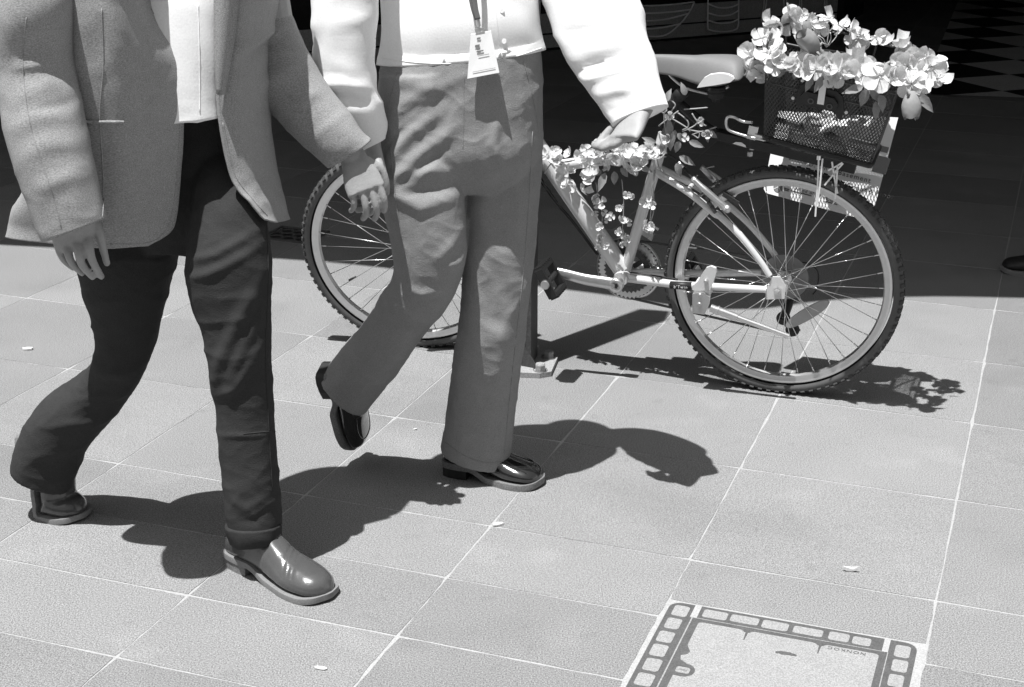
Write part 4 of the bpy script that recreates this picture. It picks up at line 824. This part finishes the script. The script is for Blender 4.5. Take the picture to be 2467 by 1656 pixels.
# ---------------------------------------------------------------- the man
man = thing('person', 'man in grey blazer and dark trousers striding in tan boots, nearest the camera', 'person', (-.75, 3.1, 0))
mf = V(.86, -.5, 0)
rightleg = [(430, 360, 585, 370, 3.17, .7), (440, 440, 604, 460, 3.11, .9), (425, 570, 618, 590, 3.07, .95), (428, 655, 619, 660, 3.06, .95), (455, 740, 619, 740, 3.05, .95), (474, 820, 620, 820, 3.04, .95), (488, 900, 622, 900, 3.04, .95), (496, 980, 628, 980, 3.035, .95), (503, 1060, 634, 1060, 3.03, .95), (511, 1125, 639, 1130, 3.025, .98), (516, 1180, 641, 1185, 3.02, 1.), (524, 1218, 640, 1228, 3.015, 1.05)]
leftleg = [(270, 400, 430, 410, 3.2, .75), (240, 480, 425, 490, 3.2, .9), (180, 580, 408, 580, 3.2, .9), (190, 660, 386, 660, 3.2, .9), (212, 740, 365, 745, 3.2, .9), (214, 810, 340, 828, 3.2, .9), (178, 862, 306, 890, 3.23, .95), (94, 918, 256, 955, 3.26, .95), (40, 1000, 200, 1025, 3.28, .95), (26, 1068, 162, 1116, 3.285, .95)]
pelvis = [(330, 200, 550, 200, 3.19, .66), (295, 300, 570, 300, 3.19, .66), (268, 400, 594, 410, 3.19, .62), (250, 490, 611, 500, 3.18, .58), (300, 570, 560, 580, 3.17, .58)]
g = MB()
mid_ = lambda R, k=.62: [(at((r[0]+r[2])/2, (r[1]+r[3])/2, r[4]), np.linalg.norm(at(r[2], r[3], r[4])-at(r[0], r[1], r[4]))/2*k) for r in R]
for R, k0 in ((rightleg, 1), (leftleg, 1), (pelvis[:3], 0)):
    m_ = mid_(R, .5 if k0 else .38)[k0:-1]; joint(g, [p for p, _ in m_], [r for _, r in m_])
sl = [(365, 120, .115), (360, -40, .125), (350, -150, .12)]
joint(g, [at(425, 330, 3.2), at(415, 120, 3.17), at(405, -40, 3.17), at(390, -150, 3.17)], [.075, .07, .085, .08])
neck = at(392, -215, 3.15); hd = neck+V(.03, -.02, .20); joint(g, [neck-UPZ*.05, neck+UPZ*.04, hd-UPZ*.03], [.06, .056, .055]); head(g, hd, mf)
joint(g, [at(130, -160, 3.02), at(75, 0, 2.92), at(88, 190, 2.915), at(150, 400, 2.88), at(174, 512, 2.865)], [.030, .042, .042, .036, .027])
joint(g, [at(610, -165, 3.26), at(615, 0, 3.28), at(652, 165, 3.28), at(745, 285, 3.26), at(800, 352, 3.25)], [.030, .042, .042, .036, .027])
# right hand: back of the hand to the camera, fingers relaxed and curling back
Yh = 2.865; q = lambda x, y, dY=0.: at(x, y, Yh+dY)
loft(g, [(128, 498, 214, 486, Yh, .7), (119, 530, 216, 508, Yh, .60), (122, 556, 212, 540, Yh-.002, .42), (128, 574, 207, 562, Yh, .34)], 20, 5, 2.4)
for P, r0, r1 in (([(198, 538, -.002), (204, 568, -.018), (212, 598, -.012), (231, 631, .010)], .0105, .0066), ([(174, 546, -.004), (180, 578, -.020), (188, 606, -.014), (211, 632, .008)], .0105, .0066), ([(150, 550, 0), (156, 580, -.014), (166, 603, -.008), (187, 624, .010)], .0098, .0062), ([(130, 550, .006), (136, 574, -.002), (146, 594, .002), (166, 612, .016)], .0088, .0056), ([(216, 512, .006), (228, 538, .004), (235, 566, .008), (244, 601, .016)], .0112, .0066)):
    finger(g, [q(*p) for p in P], r0, r1)
hand(g, at(802, 352, 3.25), at(838, 440, 3.22)-at(802, 352, 3.25), V(-.85, .1, .35), V(-.5, .8, -.1), (.25, .4, .3))
O = gz(514, 1286)+V(.012, .018, 0); T = gz(752, 1372); fO = nrm(T-O)
f2 = nrm(V(.86, -.50, 0)); O2 = gz(190, 1188)-f2*.295
joint(g, [mid_(rightleg)[-2][0], O+fO*.062+UPZ*.13, O+fO*.08+UPZ*.075], [.045, .036, .030]); joint(g, [mid_(leftleg)[-3][0], O2+f2*.215+UPZ*.16, O2+f2*.225+UPZ*.12], [.045, .036, .028])
body = g.build('body', M['skin'], man); fuse(body, .003, 2)
def mfold(P):
    d = wr(P, .0045, 8, 6, 15, 1.3, .5)+wr(P, .0012, 22, 12, 34, 4.1, -.4)+wr(P, .0003, 60, 40, 90, 2.1, .3)
    return d*.7+creases(P, [([(620, 600), (560, 700), (500, 830), (488, 905)], 3.02, .009, .014), ([(600, 560), (480, 615), (430, 630)], 3.02, .008, .010), ([(600, 520), (500, 572), (440, 590)], 3.02, .008, .010), ([(612, 700), (560, 780), (520, 880)], 3.0, .007, .012), ([(490, 905), (540, 880), (590, 800)], 3.0, .008, .010), ([(500, 990), (560, 985), (628, 990)], 3.0, .004, .006), ([(515, 1140), (560, 1165), (640, 1120)], 2.96, .008, .010), ([(520, 1185), (580, 1190), (640, 1150)], 2.96, -.007, .010), ([(345, 820), (290, 850), (205, 850)], 3.16, .009, .012), ([(300, 900), (230, 900), (160, 920)], 3.18, .007, .010), ([(250, 960), (180, 960), (100, 975)], 3.2, .007, .010), ([(190, 1030), (120, 1040), (50, 1050)], 3.2, .006, .010)])
mtr = trousers(man, [(rightleg, 2.2), (leftleg, 2.2), (pelvis, 2.3)], 'dark_wool', .0042, mfold)
g = MB()
loft(g, [(515, 1196, 642, 1194, 3.017, 1.02), (518, 1214, 641, 1216, 3.014, 1.04), (528, 1238, 640, 1230, 3.012, 1.02)], 32, 4, 2.2); cf = g.build('turned_up_hem', M['dark_wool'], man); displace(cf, lambda P: wr(P, .004, 30, 30, 14, 7))
# white shirt
g = MB(); loft(g, [(340, -225, 450, -230, 3.16, .9), (260, -190, 560, -200, 3.15, .55), (250, -90, 590, -95, 3.14, .58), (275, 20, 545, 15, 3.10, .66), (286, 140, 524, 135, 3.085, .74), (290, 225, 518, 220, 3.08, .78), (288, 270, 520, 260, 3.08, .80)], 36, 6, 2.2)
sh = g.build('shirt', M['shirt'], man); displace(sh, lambda P: wr(P, .004, 12, 10, 6, 2.2, .4)+wr(P, .0016, 26, 20, 16, 5.))
# blazer: open shell from the near front edge round the back to the far front edge
lv = [[(402, -282, 3.10), (378, -280, 3.08), (338, -262, 3.11), (380, -272, 3.22), (452, -262, 3.21), (448, -278, 3.15), (436, -284, 3.12)],
      [(398, -228, 3.08), (300, -228, 3.0), (180, -195, 3.03), (330, -215, 3.27), (560, -205, 3.28), (520, -222, 3.13), (455, -230, 3.10)],
      [(362, -95, 3.045), (250, -98, 2.91), (95, -90, 3.0), (330, -100, 3.29), (632, -100, 3.30), (585, -98, 3.08), (492, -92, 3.03)],
      [(348, 10, 3.035), (245, 8, 2.895), (105, 10, 3.0), (360, 10, 3.28), (625, 10, 3.31), (575, 8, 3.08), (490, 12, 3.04)],
      [(410, 130, 3.022), (258, 130, 2.905), (125, 135, 3.0), (360, 125, 3.27), (606, 130, 3.30), (560, 130, 3.08), (492, 130, 3.04)],
      [(420, 260, 3.014), (258, 262, 2.92), (120, 268, 3.0), (360, 250, 3.27), (608, 258, 3.29), (560, 262, 3.08), (499, 268, 3.03)],
      [(414, 390, 3.03), (250, 398, 2.945), (75, 395, 3.0), (350, 385, 3.28), (622, 385, 3.29), (585, 395, 3.08), (528, 405, 3.03)],
      [(405, 485, 3.03), (235, 500, 2.96), (30, 478, 3.02), (340, 470, 3.29), (634, 455, 3.28), (615, 462, 3.09), (572, 462, 3.03)],
      [(390, 530, 3.02), (228, 540, 2.968), (20, 515, 3.03), (330, 515, 3.30), (638, 485, 3.28), (625, 492, 3.09), (592, 488, 3.035)],
      [(338, 563, 3.01), (220, 567, 2.97), (12, 540, 3.03), (320, 540, 3.30), (641, 500, 3.28), (632, 508, 3.09), (606, 500, 3.04)]]
cols_ = np.array([crom(np.array([at(*p) for p in L]), 12) for L in lv]); G = np.array([crom(cols_[:, j], 9) for j in range(cols_.shape[1])]).transpose(1, 0, 2)
g = MB(); g.grid(G)
nshell = len(g.v)
rsl = [(150, -218, 235, -240, 3.07, .7), (70, -178, 200, -220, 3.03, .8), (8, -110, 180, -140, 2.97, .85), (-18, -50, 172, -65, 2.935, .9), (-22, 30, 168, 25, 2.915, .9), (-12, 150, 168, 140, 2.925, .9), (0, 230, 184, 222, 2.91, .9), (14, 310, 198, 295, 2.895, .9), (38, 390, 213, 375, 2.88, .9), (66, 465, 228, 445, 2.87, .85), (97, 550, 241, 497, 2.865, .8)]
lsl = [(505, -225, 570, -246, 3.22, .75), (535, -185, 640, -216, 3.25, .85), (560, -100, 652, -118, 3.28, .9), (572, -10, 648, -20, 3.28, .9), (572, 90, 668, 45, 3.28, .9), (577, 200, 704, 122, 3.28, .9), (632, 272, 745, 190, 3.27, .9), (676, 320, 790, 250, 3.26, .88), (718, 356, 825, 300, 3.25, .85), (749, 380, 845, 320, 3.25, .8)]
loft(g, rsl, 36, 12, 2.1); loft(g, lsl, 32, 10, 2.1)
bz = g.build('blazer', M['blazer'], man)
def bfold(P):
    d = wr(P, .003, 7, 5, 3.2, .6)+wr(P, .0016, 24, 14, 20, 8.)
    arm = creases(P, [([(30, 158), (100, 150), (168, 152)], 2.85, .015, .010), ([(30, 130), (90, 118), (160, 130)], 2.85, -.012, .016), ([(60, 215), (110, 190), (182, 205)], 2.85, .007, .014), ([(90, 250), (130, 240), (185, 232)], 2.85, -.006, .010), ([(20, 300), (90, 262), (175, 262)], 2.85, .006, .016), ([(60, 360), (120, 318), (195, 325)], 2.85, .005, .016), ([(90, 430), (150, 400), (210, 395)], 2.85, .005, .014), ([(40, 60), (90, 20), (150, 10)], 2.85, .006, .016), ([(75, 470), (85, 500), (100, 540)], 2.83, .005, .006)])
    arm += creases(P, [([(575, 90), (610, 70), (655, 62)], 3.24, .012, .012), ([(578, 120), (620, 95), (668, 90)], 3.24, -.010, .012), ([(585, 205), (640, 160), (700, 140)], 3.24, .008, .014), ([(640, 270), (690, 225), (740, 200)], 3.22, .007, .014), ([(700, 330), (745, 290), (790, 265)], 3.21, .006, .012)])
    return d+arm+creases(P, [([(205, 20), (200, 100), (190, 160)], 2.95, .006, .012), ([(300, 10), (300, 200), (295, 400), (320, 560)], 2.94, .006, .03), ([(330, 20), (385, 130), (408, 200)], 2.97, .005, .01)])
displace(bz, bfold); mo = bz.modifiers.new('cloth', 'SOLIDIFY'); mo.thickness = .0035; mo.offset = -1
g = MB(); P = []
for x in np.linspace(188, 284, 9): a, b = surf(bz, x, 275), surf(bz, x, 283); P.append([a+V(0, .002, 0), a-V(0, .0028, 0), b-V(0, .0028, 0), b+V(0, .002, 0)])
g.grid(P); g.build('pocket_welt', M['blazer'], bz)
# lapels laid on the front edges
def lapel(pts, Y, w_, sgn):
    g = MB(); E = crom(np.array([at(x, y, Y) for x, y in pts]), 6); n = len(E); A = []
    for i, p in enumerate(E):
        t = i/(n-1); ww = w_*math.sin(math.pi*min(1, .15+.85*(1-t)))**.7*(1-.75*t); A.append([p, p+V(sgn*ww*.5, -.010, 0), p+V(sgn*ww, .004*1, .0)])
    g.grid(A); o = g.build('lapel', M['blazer'], bz); m = o.modifiers.new('cloth', 'SOLIDIFY'); m.thickness = .004; return o
lapel([(385, -200), (352, -90), (346, 10), (405, 130), (420, 205)], 3.035, .085, -1); lapel([(470, -200), (492, -90), (490, 10), (492, 130), (498, 215)], 3.03, .07, 1)
for x, y in ((84, 484), (88, 497), (92, 510), (96, 523)):
    g = MB(); g.lathe(at(x, y, 2.845), V(-.6, -1, .1), [(0, .004), (.0055, .004), (.006, -.006)], 10); g.build('cuff_button', M['blazer'], bz, False)
hair(hd, mf, body)
seam(mtr, [[(605, 470), (612, 620), (606, 800), (612, 950), (622, 1120)], [(470, 985), (555, 990), (622, 984)][1:]+[(626, 986)]], 'seam', 'dark_wool')
seam(bz, [[(232, 20), (236, 150), (228, 262), (236, 420), (232, 540)]], 'dart', 'blazer', .0012)
seam(bz, [[(345, 20), (400, 130), (412, 255), (404, 390), (394, 480), (372, 535), (330, 555), (250, 558)], [(508, 280), (535, 395), (577, 455), (610, 492)]], 'edge_stitching', 'blazer', .0010)
seam(bz, [[(60, 40), (52, 150), (70, 290), (112, 420), (140, 520)]], 'sleeve_seam', 'blazer', .0010)
seam(sh, [[(452, 10), (455, 120), (456, 258)]], 'placket_seam', 'shirt', .0009)
up, f_, s_, u_ = shoe(man, O, T-O, UPZ, np.linalg.norm(T-O)*1.0, 'boot', (M['tan'], M['welt'], M['cast']), 'boot', 1.02)
g = MB(); pth = [O+f_*.062+s_*-.0365*sg+u_*z for sg in (1,) for z in (.10, .075, .062)]
for sg in (-1, 1):
    g = MB(); c = [O+f_*.040+s_*.037*sg+u_*.135, O+f_*.055+s_*.0385*sg+u_*.092, O+f_*.072+s_*.0375*sg+u_*.076, O+f_*.088+s_*.0375*sg+u_*.086, O+f_*.098+s_*.036*sg+u_*.125]; g.tube(crom(c, 5), .0016, 6); g.build('elastic_seam', M['welt'], up)
shoe(man, O2, f2, UPZ, .295, 'boot', (M['tan'], M['welt'], M['cast']), 'boot', 1.02, False, rad(68))
# ---------------------------------------------------------------- the woman
wom = thing('person', 'woman in white blouse, wide grey trousers and black loafers walking past the bicycle', 'person', (-.1, 3.53, 0))
wf = V(.78, -.62, 0)
straight = [(1030, 170, 1238, 135, 3.55, .8), (1045, 340, 1237, 335, 3.53, .88), (1050, 520, 1228, 500, 3.515, .9), (1054, 620, 1218, 600, 3.505, .92), (1048, 720, 1207, 700, 3.505, .95), (1034, 820, 1194, 800, 3.515, .95), (1022, 900, 1182, 890, 3.54, .88), (1012, 980, 1171, 990, 3.545, .88), (1006, 1026, 1162, 1060, 3.55, .88)]
bent = [(868, 170, 1062, 165, 3.47, .85), (852, 330, 1057, 330, 3.46, .85), (866, 450, 1060, 440, 3.44, .85), (890, 545, 1064, 525, 3.43, .85), (898, 610, 1062, 590, 3.43, .85), (882, 668, 1040, 655, 3.45, .85), (846, 715, 1000, 715, 3.49, .85), (806, 765, 948, 790, 3.50, .9), (768, 808, 892, 868, 3.53, .95), (734, 856, 836, 940, 3.545, 1.)]
wpel = [(875, 120, 1232, 95, 3.51, .62), (866, 170, 1238, 150, 3.51, .64), (856, 270, 1239, 265, 3.51, .66), (852, 350, 1237, 345, 3.51, .66), (910, 430, 1190, 425, 3.51, .6)]
g = MB()
for R in (straight, bent, wpel[:3]):
    m_ = mid_(R, .45)[:-1]; joint(g, [p for p, _ in m_], [r for _, r in m_])
joint(g, [at(1050, 150, 3.52), at(1048, 20, 3.53), at(1045, -130, 3.54), at(1040, -210, 3.53)], [.08, .07, .075, .075])
neck = at(1038, -275, 3.5); hd = neck+V(.01, -.01, .165); joint(g, [neck-UPZ*.06, neck+UPZ*.03, hd-UPZ*.03], [.05, .048, .05]); head(g, hd, wf)
joint(g, [at(845, -205, 3.44), at(790, -40, 3.37), at(790, 170, 3.36), at(820, 270, 3.37), at(845, 330, 3.37)], [.026, .036, .034, .030, .024])
joint(g, [at(1215, -205, 3.56), at(1315, -70, 3.53), at(1385, 110, 3.46), at(1430, 200, 3.43), at(1458, 258, 3.39)], [.026, .034, .034, .030, .025])
hand(g, at(1462, 254, 3.39), at(1428, 308, 3.345)-at(1462, 254, 3.39), V(.8, -.25, .45), V(-.55, .6, -.35), (.75, .9, .6), .019, .8)
hand(g, at(846, 334, 3.37), V(.15, -.03, -1), V(-.6, .7, 0), V(-.6, -.6, 0), (.35, .5, .4))
Oh = gz(1006, 1078)+V(.010, .010, 0); Th = gz(1238, 1108); fh = nrm(Th-Oh)
pt = rad(72); fb = nrm(V(.85, -.42, 0)); f3 = nrm(fb*math.cos(pt)-UPZ*math.sin(pt)); u3 = fb*math.sin(pt)+UPZ*math.cos(pt); T3 = at(806, 1006, 3.63); f3 = nrm(V(.27, .36, -.88)); u3 = V(.85, -.42, .3); u3 = nrm(u3-(u3@f3)*f3)
joint(g, [mid_(straight)[-2][0], Oh+fh*.06+UPZ*.11, Oh+fh*.085+UPZ*.06], [.04, .032, .026]); joint(g, [mid_(bent)[-3][0], T3-f3*.195+u3*.07, T3-f3*.16+u3*.045], [.04, .032, .026])
wb = g.build('body', M['skin'], wom); fuse(wb, .0038, 3); hair(hd, wf, wb, .22)
def wfold(P):
    d = wr(P, .0034, 5, 5, 9, 3.3, .75)+wr(P, .0014, 17, 12, 26, 6.6, -.5)+wr(P, .0003, 55, 40, 80, 2.1, .5)
    c = [([(1010, 250), (940, 300), (880, 375)], 3.40, 0.0128, 0.0161), ([(985, 200), (920, 235), (875, 290)], 3.40, 0.0104, 0.0149), ([(1045, 285), (960, 345), (900, 400)], 3.40, 0.0120, 0.0149), ([(940, 275), (905, 310), (880, 345)], 3.40, -.010, .009),
         ([(1045, 395), (980, 385), (925, 395), (880, 425)], 3.38, 0.0144, 0.0138), ([(1045, 430), (985, 430), (930, 440)], 3.38, -.012, .012), ([(1050, 445), (960, 470), (900, 440), (865, 395)], 3.38, 0.0120, 0.0161), ([(1020, 340), (960, 380), (910, 410)], 3.39, -.010, .010),
         ([(1062, 520), (1030, 560), (1000, 590)], 3.37, .010, .014), ([(1068, 570), (1055, 600), (1020, 608)], 3.37, .014, .010), ([(930, 655), (960, 668), (1000, 668)], 3.38, .012, .012), ([(1050, 175), (1000, 200), (960, 195), (900, 180)], 3.40, .010, .016),
         ([(1120, 400), (1100, 480), (1115, 560)], 3.44, .007, .018), ([(1165, 330), (1185, 450), (1200, 600)], 3.44, .009, .020), ([(1130, 560), (1160, 620), (1200, 690)], 3.44, .008, .020), ([(1090, 620), (1120, 720), (1180, 750)], 3.44, -.006, .020), ([(1110, 780), (1150, 760), (1190, 700)], 3.44, .007, .022), ([(1150, 780), (1130, 900), (1120, 1040)], 3.44, .013, .022), ([(1070, 780), (1060, 900), (1050, 1020)], 3.44, -.007, .018), ([(1140, 250), (1125, 320), (1150, 380)], 3.44, .007, .012)]
    return d+creases(P, c)
wtr = trousers(wom, [(straight, 2.3), (bent, 2.2), (wpel, 2.4)], 'grey_wool', .0042, wfold)
seam(wtr, [[(1058, 165), (1058, 250), (1056, 340)]], 'fly_seam', 'grey_wool', .0007)
seam(wtr, [[(905, 165), (888, 230), (870, 300)], [(1195, 140), (1215, 220), (1228, 290)]], 'pocket_seam', 'grey_wool', .0013)
seam(wtr, [[(1215, 300), (1205, 480), (1192, 640), (1172, 820), (1150, 1035)], [(890, 330), (905, 470), (925, 590)], [(1016, 1010), (1060, 1040), (1110, 1056), (1154, 1052)]], 'seam', 'grey_wool', .0010)
g = MB(); loft(g, [(985, -335, 1090, -340, 3.5, 1.), (880, -265, 1195, -280, 3.5, .5), (862, -150, 1228, -165, 3.53, .52), (868, -20, 1226, -28, 3.515, .56), (872, 60, 1230, 45, 3.505, .60), (866, 112, 1238, 85, 3.51, .60), (860, 145, 1245, 110, 3.51, .60)], 48, 8, 2.3)
bl_ = g.build('blouse', M['shirt'], wom); nb = len(bl_.data.vertices)
displace(bl_, lambda P: wr(P, .0035, 9, 8, 3, 2.7, .1)+wr(P, .0012, 22, 16, 8, 9.)+creases(P, [([(905, 20), (920, 80), (930, 130)], 3.40, .007, .014), ([(1190, 20), (1200, 70), (1215, 110)], 3.45, .008, .014)]))
g = MB()
loft(g, [(850, -236, 930, -262, 3.47, .7), (775, -190, 890, -236, 3.44, .8), (715, -100, 868, -122, 3.39, .85), (710, 10, 862, 5, 3.37, .9), (715, 110, 858, 105, 3.36, .9), (722, 190, 856, 190, 3.36, .9), (745, 260, 868, 225, 3.36, .9), (785, 310, 880, 268, 3.37, .9), (815, 345, 880, 318, 3.37, .85)], 32, 8, 2.1)
o1 = g.build('sleeve', M['shirt'], wom); displace(o1, lambda P: wr(P, .005, 8, 8, 14, 1.9, .2)+wr(P, .0014, 18, 16, 22, 9.)+creases(P, [([(720, 195), (780, 185), (850, 205)], 3.33, .012, .012), ([(725, 215), (790, 212), (850, 235)], 3.33, -.010, .012)]))
g = MB()
loft(g, [(1140, -238, 1200, -266, 3.54, .7), (1178, -192, 1290, -240, 3.56, .50), (1213, -105, 1378, -140, 3.54, .50), (1240, 10, 1456, -10, 3.50, .50), (1284, 125, 1482, 94, 3.46, .50), (1338, 208, 1505, 172, 3.43, .50), (1374, 252, 1518, 214, 3.41, .50), (1399, 288, 1526, 242, 3.39, .50)], 36, 10, 2.1)
o2 = g.build('sleeve', M['shirt'], wom)
displace(o2, lambda P: wr(P, .0055, 7, 8, 12, 5.9, -.4)+wr(P, .0014, 18, 16, 22, 2.)+creases(P, [([(1300, 175), (1350, 150), (1420, 125)], 3.42, -.020, .016), ([(1305, 190), (1370, 165), (1440, 140)], 3.42, .012, .010), ([(1260, 80), (1330, 65), (1400, 60)], 3.45, -.012, .014), ([(1345, 225), (1410, 205), (1470, 190)], 3.39, .010, .012), ([(1385, 262), (1440, 245), (1505, 222)], 3.36, -.008, .008)]))
seam(bl_, [[(1128, 5), (1136, 70), (1146, 132)], [(870, 132), (950, 143), (1060, 146), (1150, 136), (1236, 110)]], 'hem_seam', 'shirt', .0011)
for x, y in ((1145, 25), (1150, 95)):
    g = MB(); g.lathe(surf(bl_, x, y), V(0, -1, .1), [(0, .0025), (.005, .0025), (.0055, -.004)], 10); g.build('button', M['shirt'], bl_, False)
up, f_, s_, u_ = shoe(wom, Oh, Th-Oh, UPZ, np.linalg.norm(Th-Oh), 'loafer', (M['patent'], M['cast'], M['black']), 'loafer', 1.05)
def loafer_trim(up, O, f, s, u, L):
    me = up.data; off = Vector(parent_loc(up.parent)); t_ = BVHTree.FromPolygons([v.co+off for v in me.vertices], [tuple(p.vertices) for p in me.polygons])
    def top(t, w_):
        h = t_.ray_cast(Vector(O+f*L*t+s*w_+u*.16), Vector(-u))[0]; return np.array(h) if h else O+f*L*t+s*w_+u*.06
    P = [(.50, .030), (.60, .034), (.70, .036), (.80, .033), (.87, .023), (.895, .008)]
    g = MB(); g.tube(crom([top(t, w_) for t, w_ in P]+[top(t, -w_) for t, w_ in P[::-1]], 5), .0017, 8); g.build('apron_seam', M['patent'], up)
    g = MB(); g.grid([[top(t, w_)+u*.0012 for w_ in np.linspace(-.036, .036, 13)] for t in (.48, .505, .53, .55)]); o = g.build('strap', M['patent'], up); m = o.modifiers.new('t', 'SOLIDIFY'); m.thickness = .0022
loafer_trim(up, Oh, f_, s_, u_, np.linalg.norm(Th-Oh))
up, f_, s_, u_ = shoe(wom, T3-f3*.255, f3, u3, .255, 'loafer', (M['patent'], M['cast'], M['black']), 'loafer', 1.05); loafer_trim(up, T3-f3*.255, f_, s_, u_, .255)
# lanyard with its badge
ly = thing('lanyard', 'white badge card hanging on a lanyard over the white blouse of the woman', 'badge', at(1100, 160, 3.36))
YB = 3.378; g = MB(); P = crom(np.array([at(1060, -290, 3.42), at(1072, -150, 3.375), at(1082, 0, YB-.004), at(1090, 45, YB-.004)]), 8)
g.tube(P, .006, 8, flat=.15, ref=V(1, 0, 0)); P2 = crom(np.array([at(1030, -290, 3.42), at(1050, -150, 3.38), at(1076, 0, YB-.001), at(1089, 45, YB-.002)]), 8); g.tube(P2, .006, 8, flat=.15, ref=V(1, 0, 0)); g.build('strap', M['midink'], ly)
g = MB(); g.tube([at(1090, 44, YB), at(1093, 60, YB)], .0045, 8); g.box(at(1094, 68, YB), V(.010, 0, .002), V(0, .002, 0), V(-.0005, 0, .003)); g.build('clip', M['alloy'], ly, False)
c4 = [at(1066, 180, YB-.010), at(1139, 166, YB-.012), at(1120, 71, YB), at(1074, 79, YB)]
g = MB(); g.poly(c4, V(0, .0022, .0004)); g.build('badge_card', M['white'], ly, False)
cx_, cy_ = nrm(c4[1]-c4[0]), nrm(c4[3]-c4[0]); cn = nrm(np.cross(cx_, cy_)); cn = cn if cn[1] < 0 else -cn
for x, y, w_, h_ in ((1092, 88, .008, .004), (1089, 105, .010, .005), (1092, 113, .007, .003), (1095, 117, .015, .003), (1103, 126, .024, .0012), (1104, 160, .05, .0008)):
    g = MB(); p = onpl(x, y, c4[0], cn)+cn*.0012; g.box(p, cx_*w_/2, cy_*h_/2, cn*.0003); g.build('card_print', M['midink'], ly, False)
# ---------------------------------------------------------------- someone standing in the shade at the right edge
p3 = thing('person', 'person at the right edge in shade, only a dark pale-soled sneaker in view', 'person', (2.0, 5.45, 0))
O3, T3 = V(2.035, 5.395, 0), V(1.765, 5.462, 0); fd3 = nrm(T3-O3)
for o3 in (V(0, 0, 0), V(.34, .10, 0)):
    shoe(p3, O3+o3, fd3, UPZ, .272, 'loafer', (M['black'], M['welt'], M['welt']), 'sneaker', 1.02)
A3 = O3-fd3*-.06; g = MB(); hp = V(2.06, 5.52, .92)
for o3 in (V(0, 0, 0), V(.34, .10, 0)): joint(g, [A3+o3+UPZ*.07, A3+o3+V(.03, 0, .48), hp+o3*.45+V(.03, -.05, 0)], [.04, .05, .075])
joint(g, [hp+V(.04, 0, 0), hp+V(.05, 0, .3), hp+V(.05, 0, .5)], [.13, .13, .12]); nk = hp+V(.05, 0, .56); joint(g, [nk-UPZ*.05, nk+UPZ*.1], [.055, .05]); hd = nk+V(-.02, 0, .19); head(g, hd, fd3)
for t in (1, -1):
    sh_ = hp+V(.05, .19*t, .50); joint(g, [sh_, sh_+V(.03, .03*t, -.28), sh_+V(-.02, .03*t, -.52)], [.05, .038, .028]); hand(g, sh_+V(-.02, .03*t, -.53), V(-.1, 0, -1), V(.9*1, 0, 0), V(0, -t, 0))
b3 = g.build('body', M['skin'], p3); fuse(b3, .006, 3); hair(hd, fd3, b3)
g = MB()
for o3 in (V(0, 0, 0), V(.34, .10, 0)): loftw(g, [A3+o3+UPZ*.075, A3+o3+V(.03, 0, .48), hp+o3*.45+V(.03, -.05, 0), hp+o3*.3+V(.03, -.03, .06)], [V(.075, 0, 0), V(.078, 0, 0), V(.10, 0, 0), V(.09, 0, 0)], [1, 1, 1, 1])
loftw(g, [hp+V(.04, 0, -.05), hp+V(.04, 0, .14)], [V(.13, 0, 0), V(.12, 0, 0)], [1.3, 1.4]); o = g.build('trousers', M['dark_wool'], p3); fuse(o, .008, 3)
g = MB(); loftw(g, [hp+V(.05, 0, .06), hp+V(.05, 0, .3), hp+V(.05, 0, .5), hp+V(.05, 0, .57)], [V(.14, 0, 0), V(.14, 0, 0), V(.12, 0, 0), V(.06, 0, 0)], [1.35, 1.4, 1.7, 1.1])
for t in (1, -1):
    sh_ = hp+V(.05, .19*t, .50); joint(g, [sh_, sh_+V(.03, .03*t, -.28), sh_+V(-.02, .03*t, -.50)], [.068, .055, .045])
o = g.build('jumper', M['dark_wool'], p3); fuse(o, .008, 3)
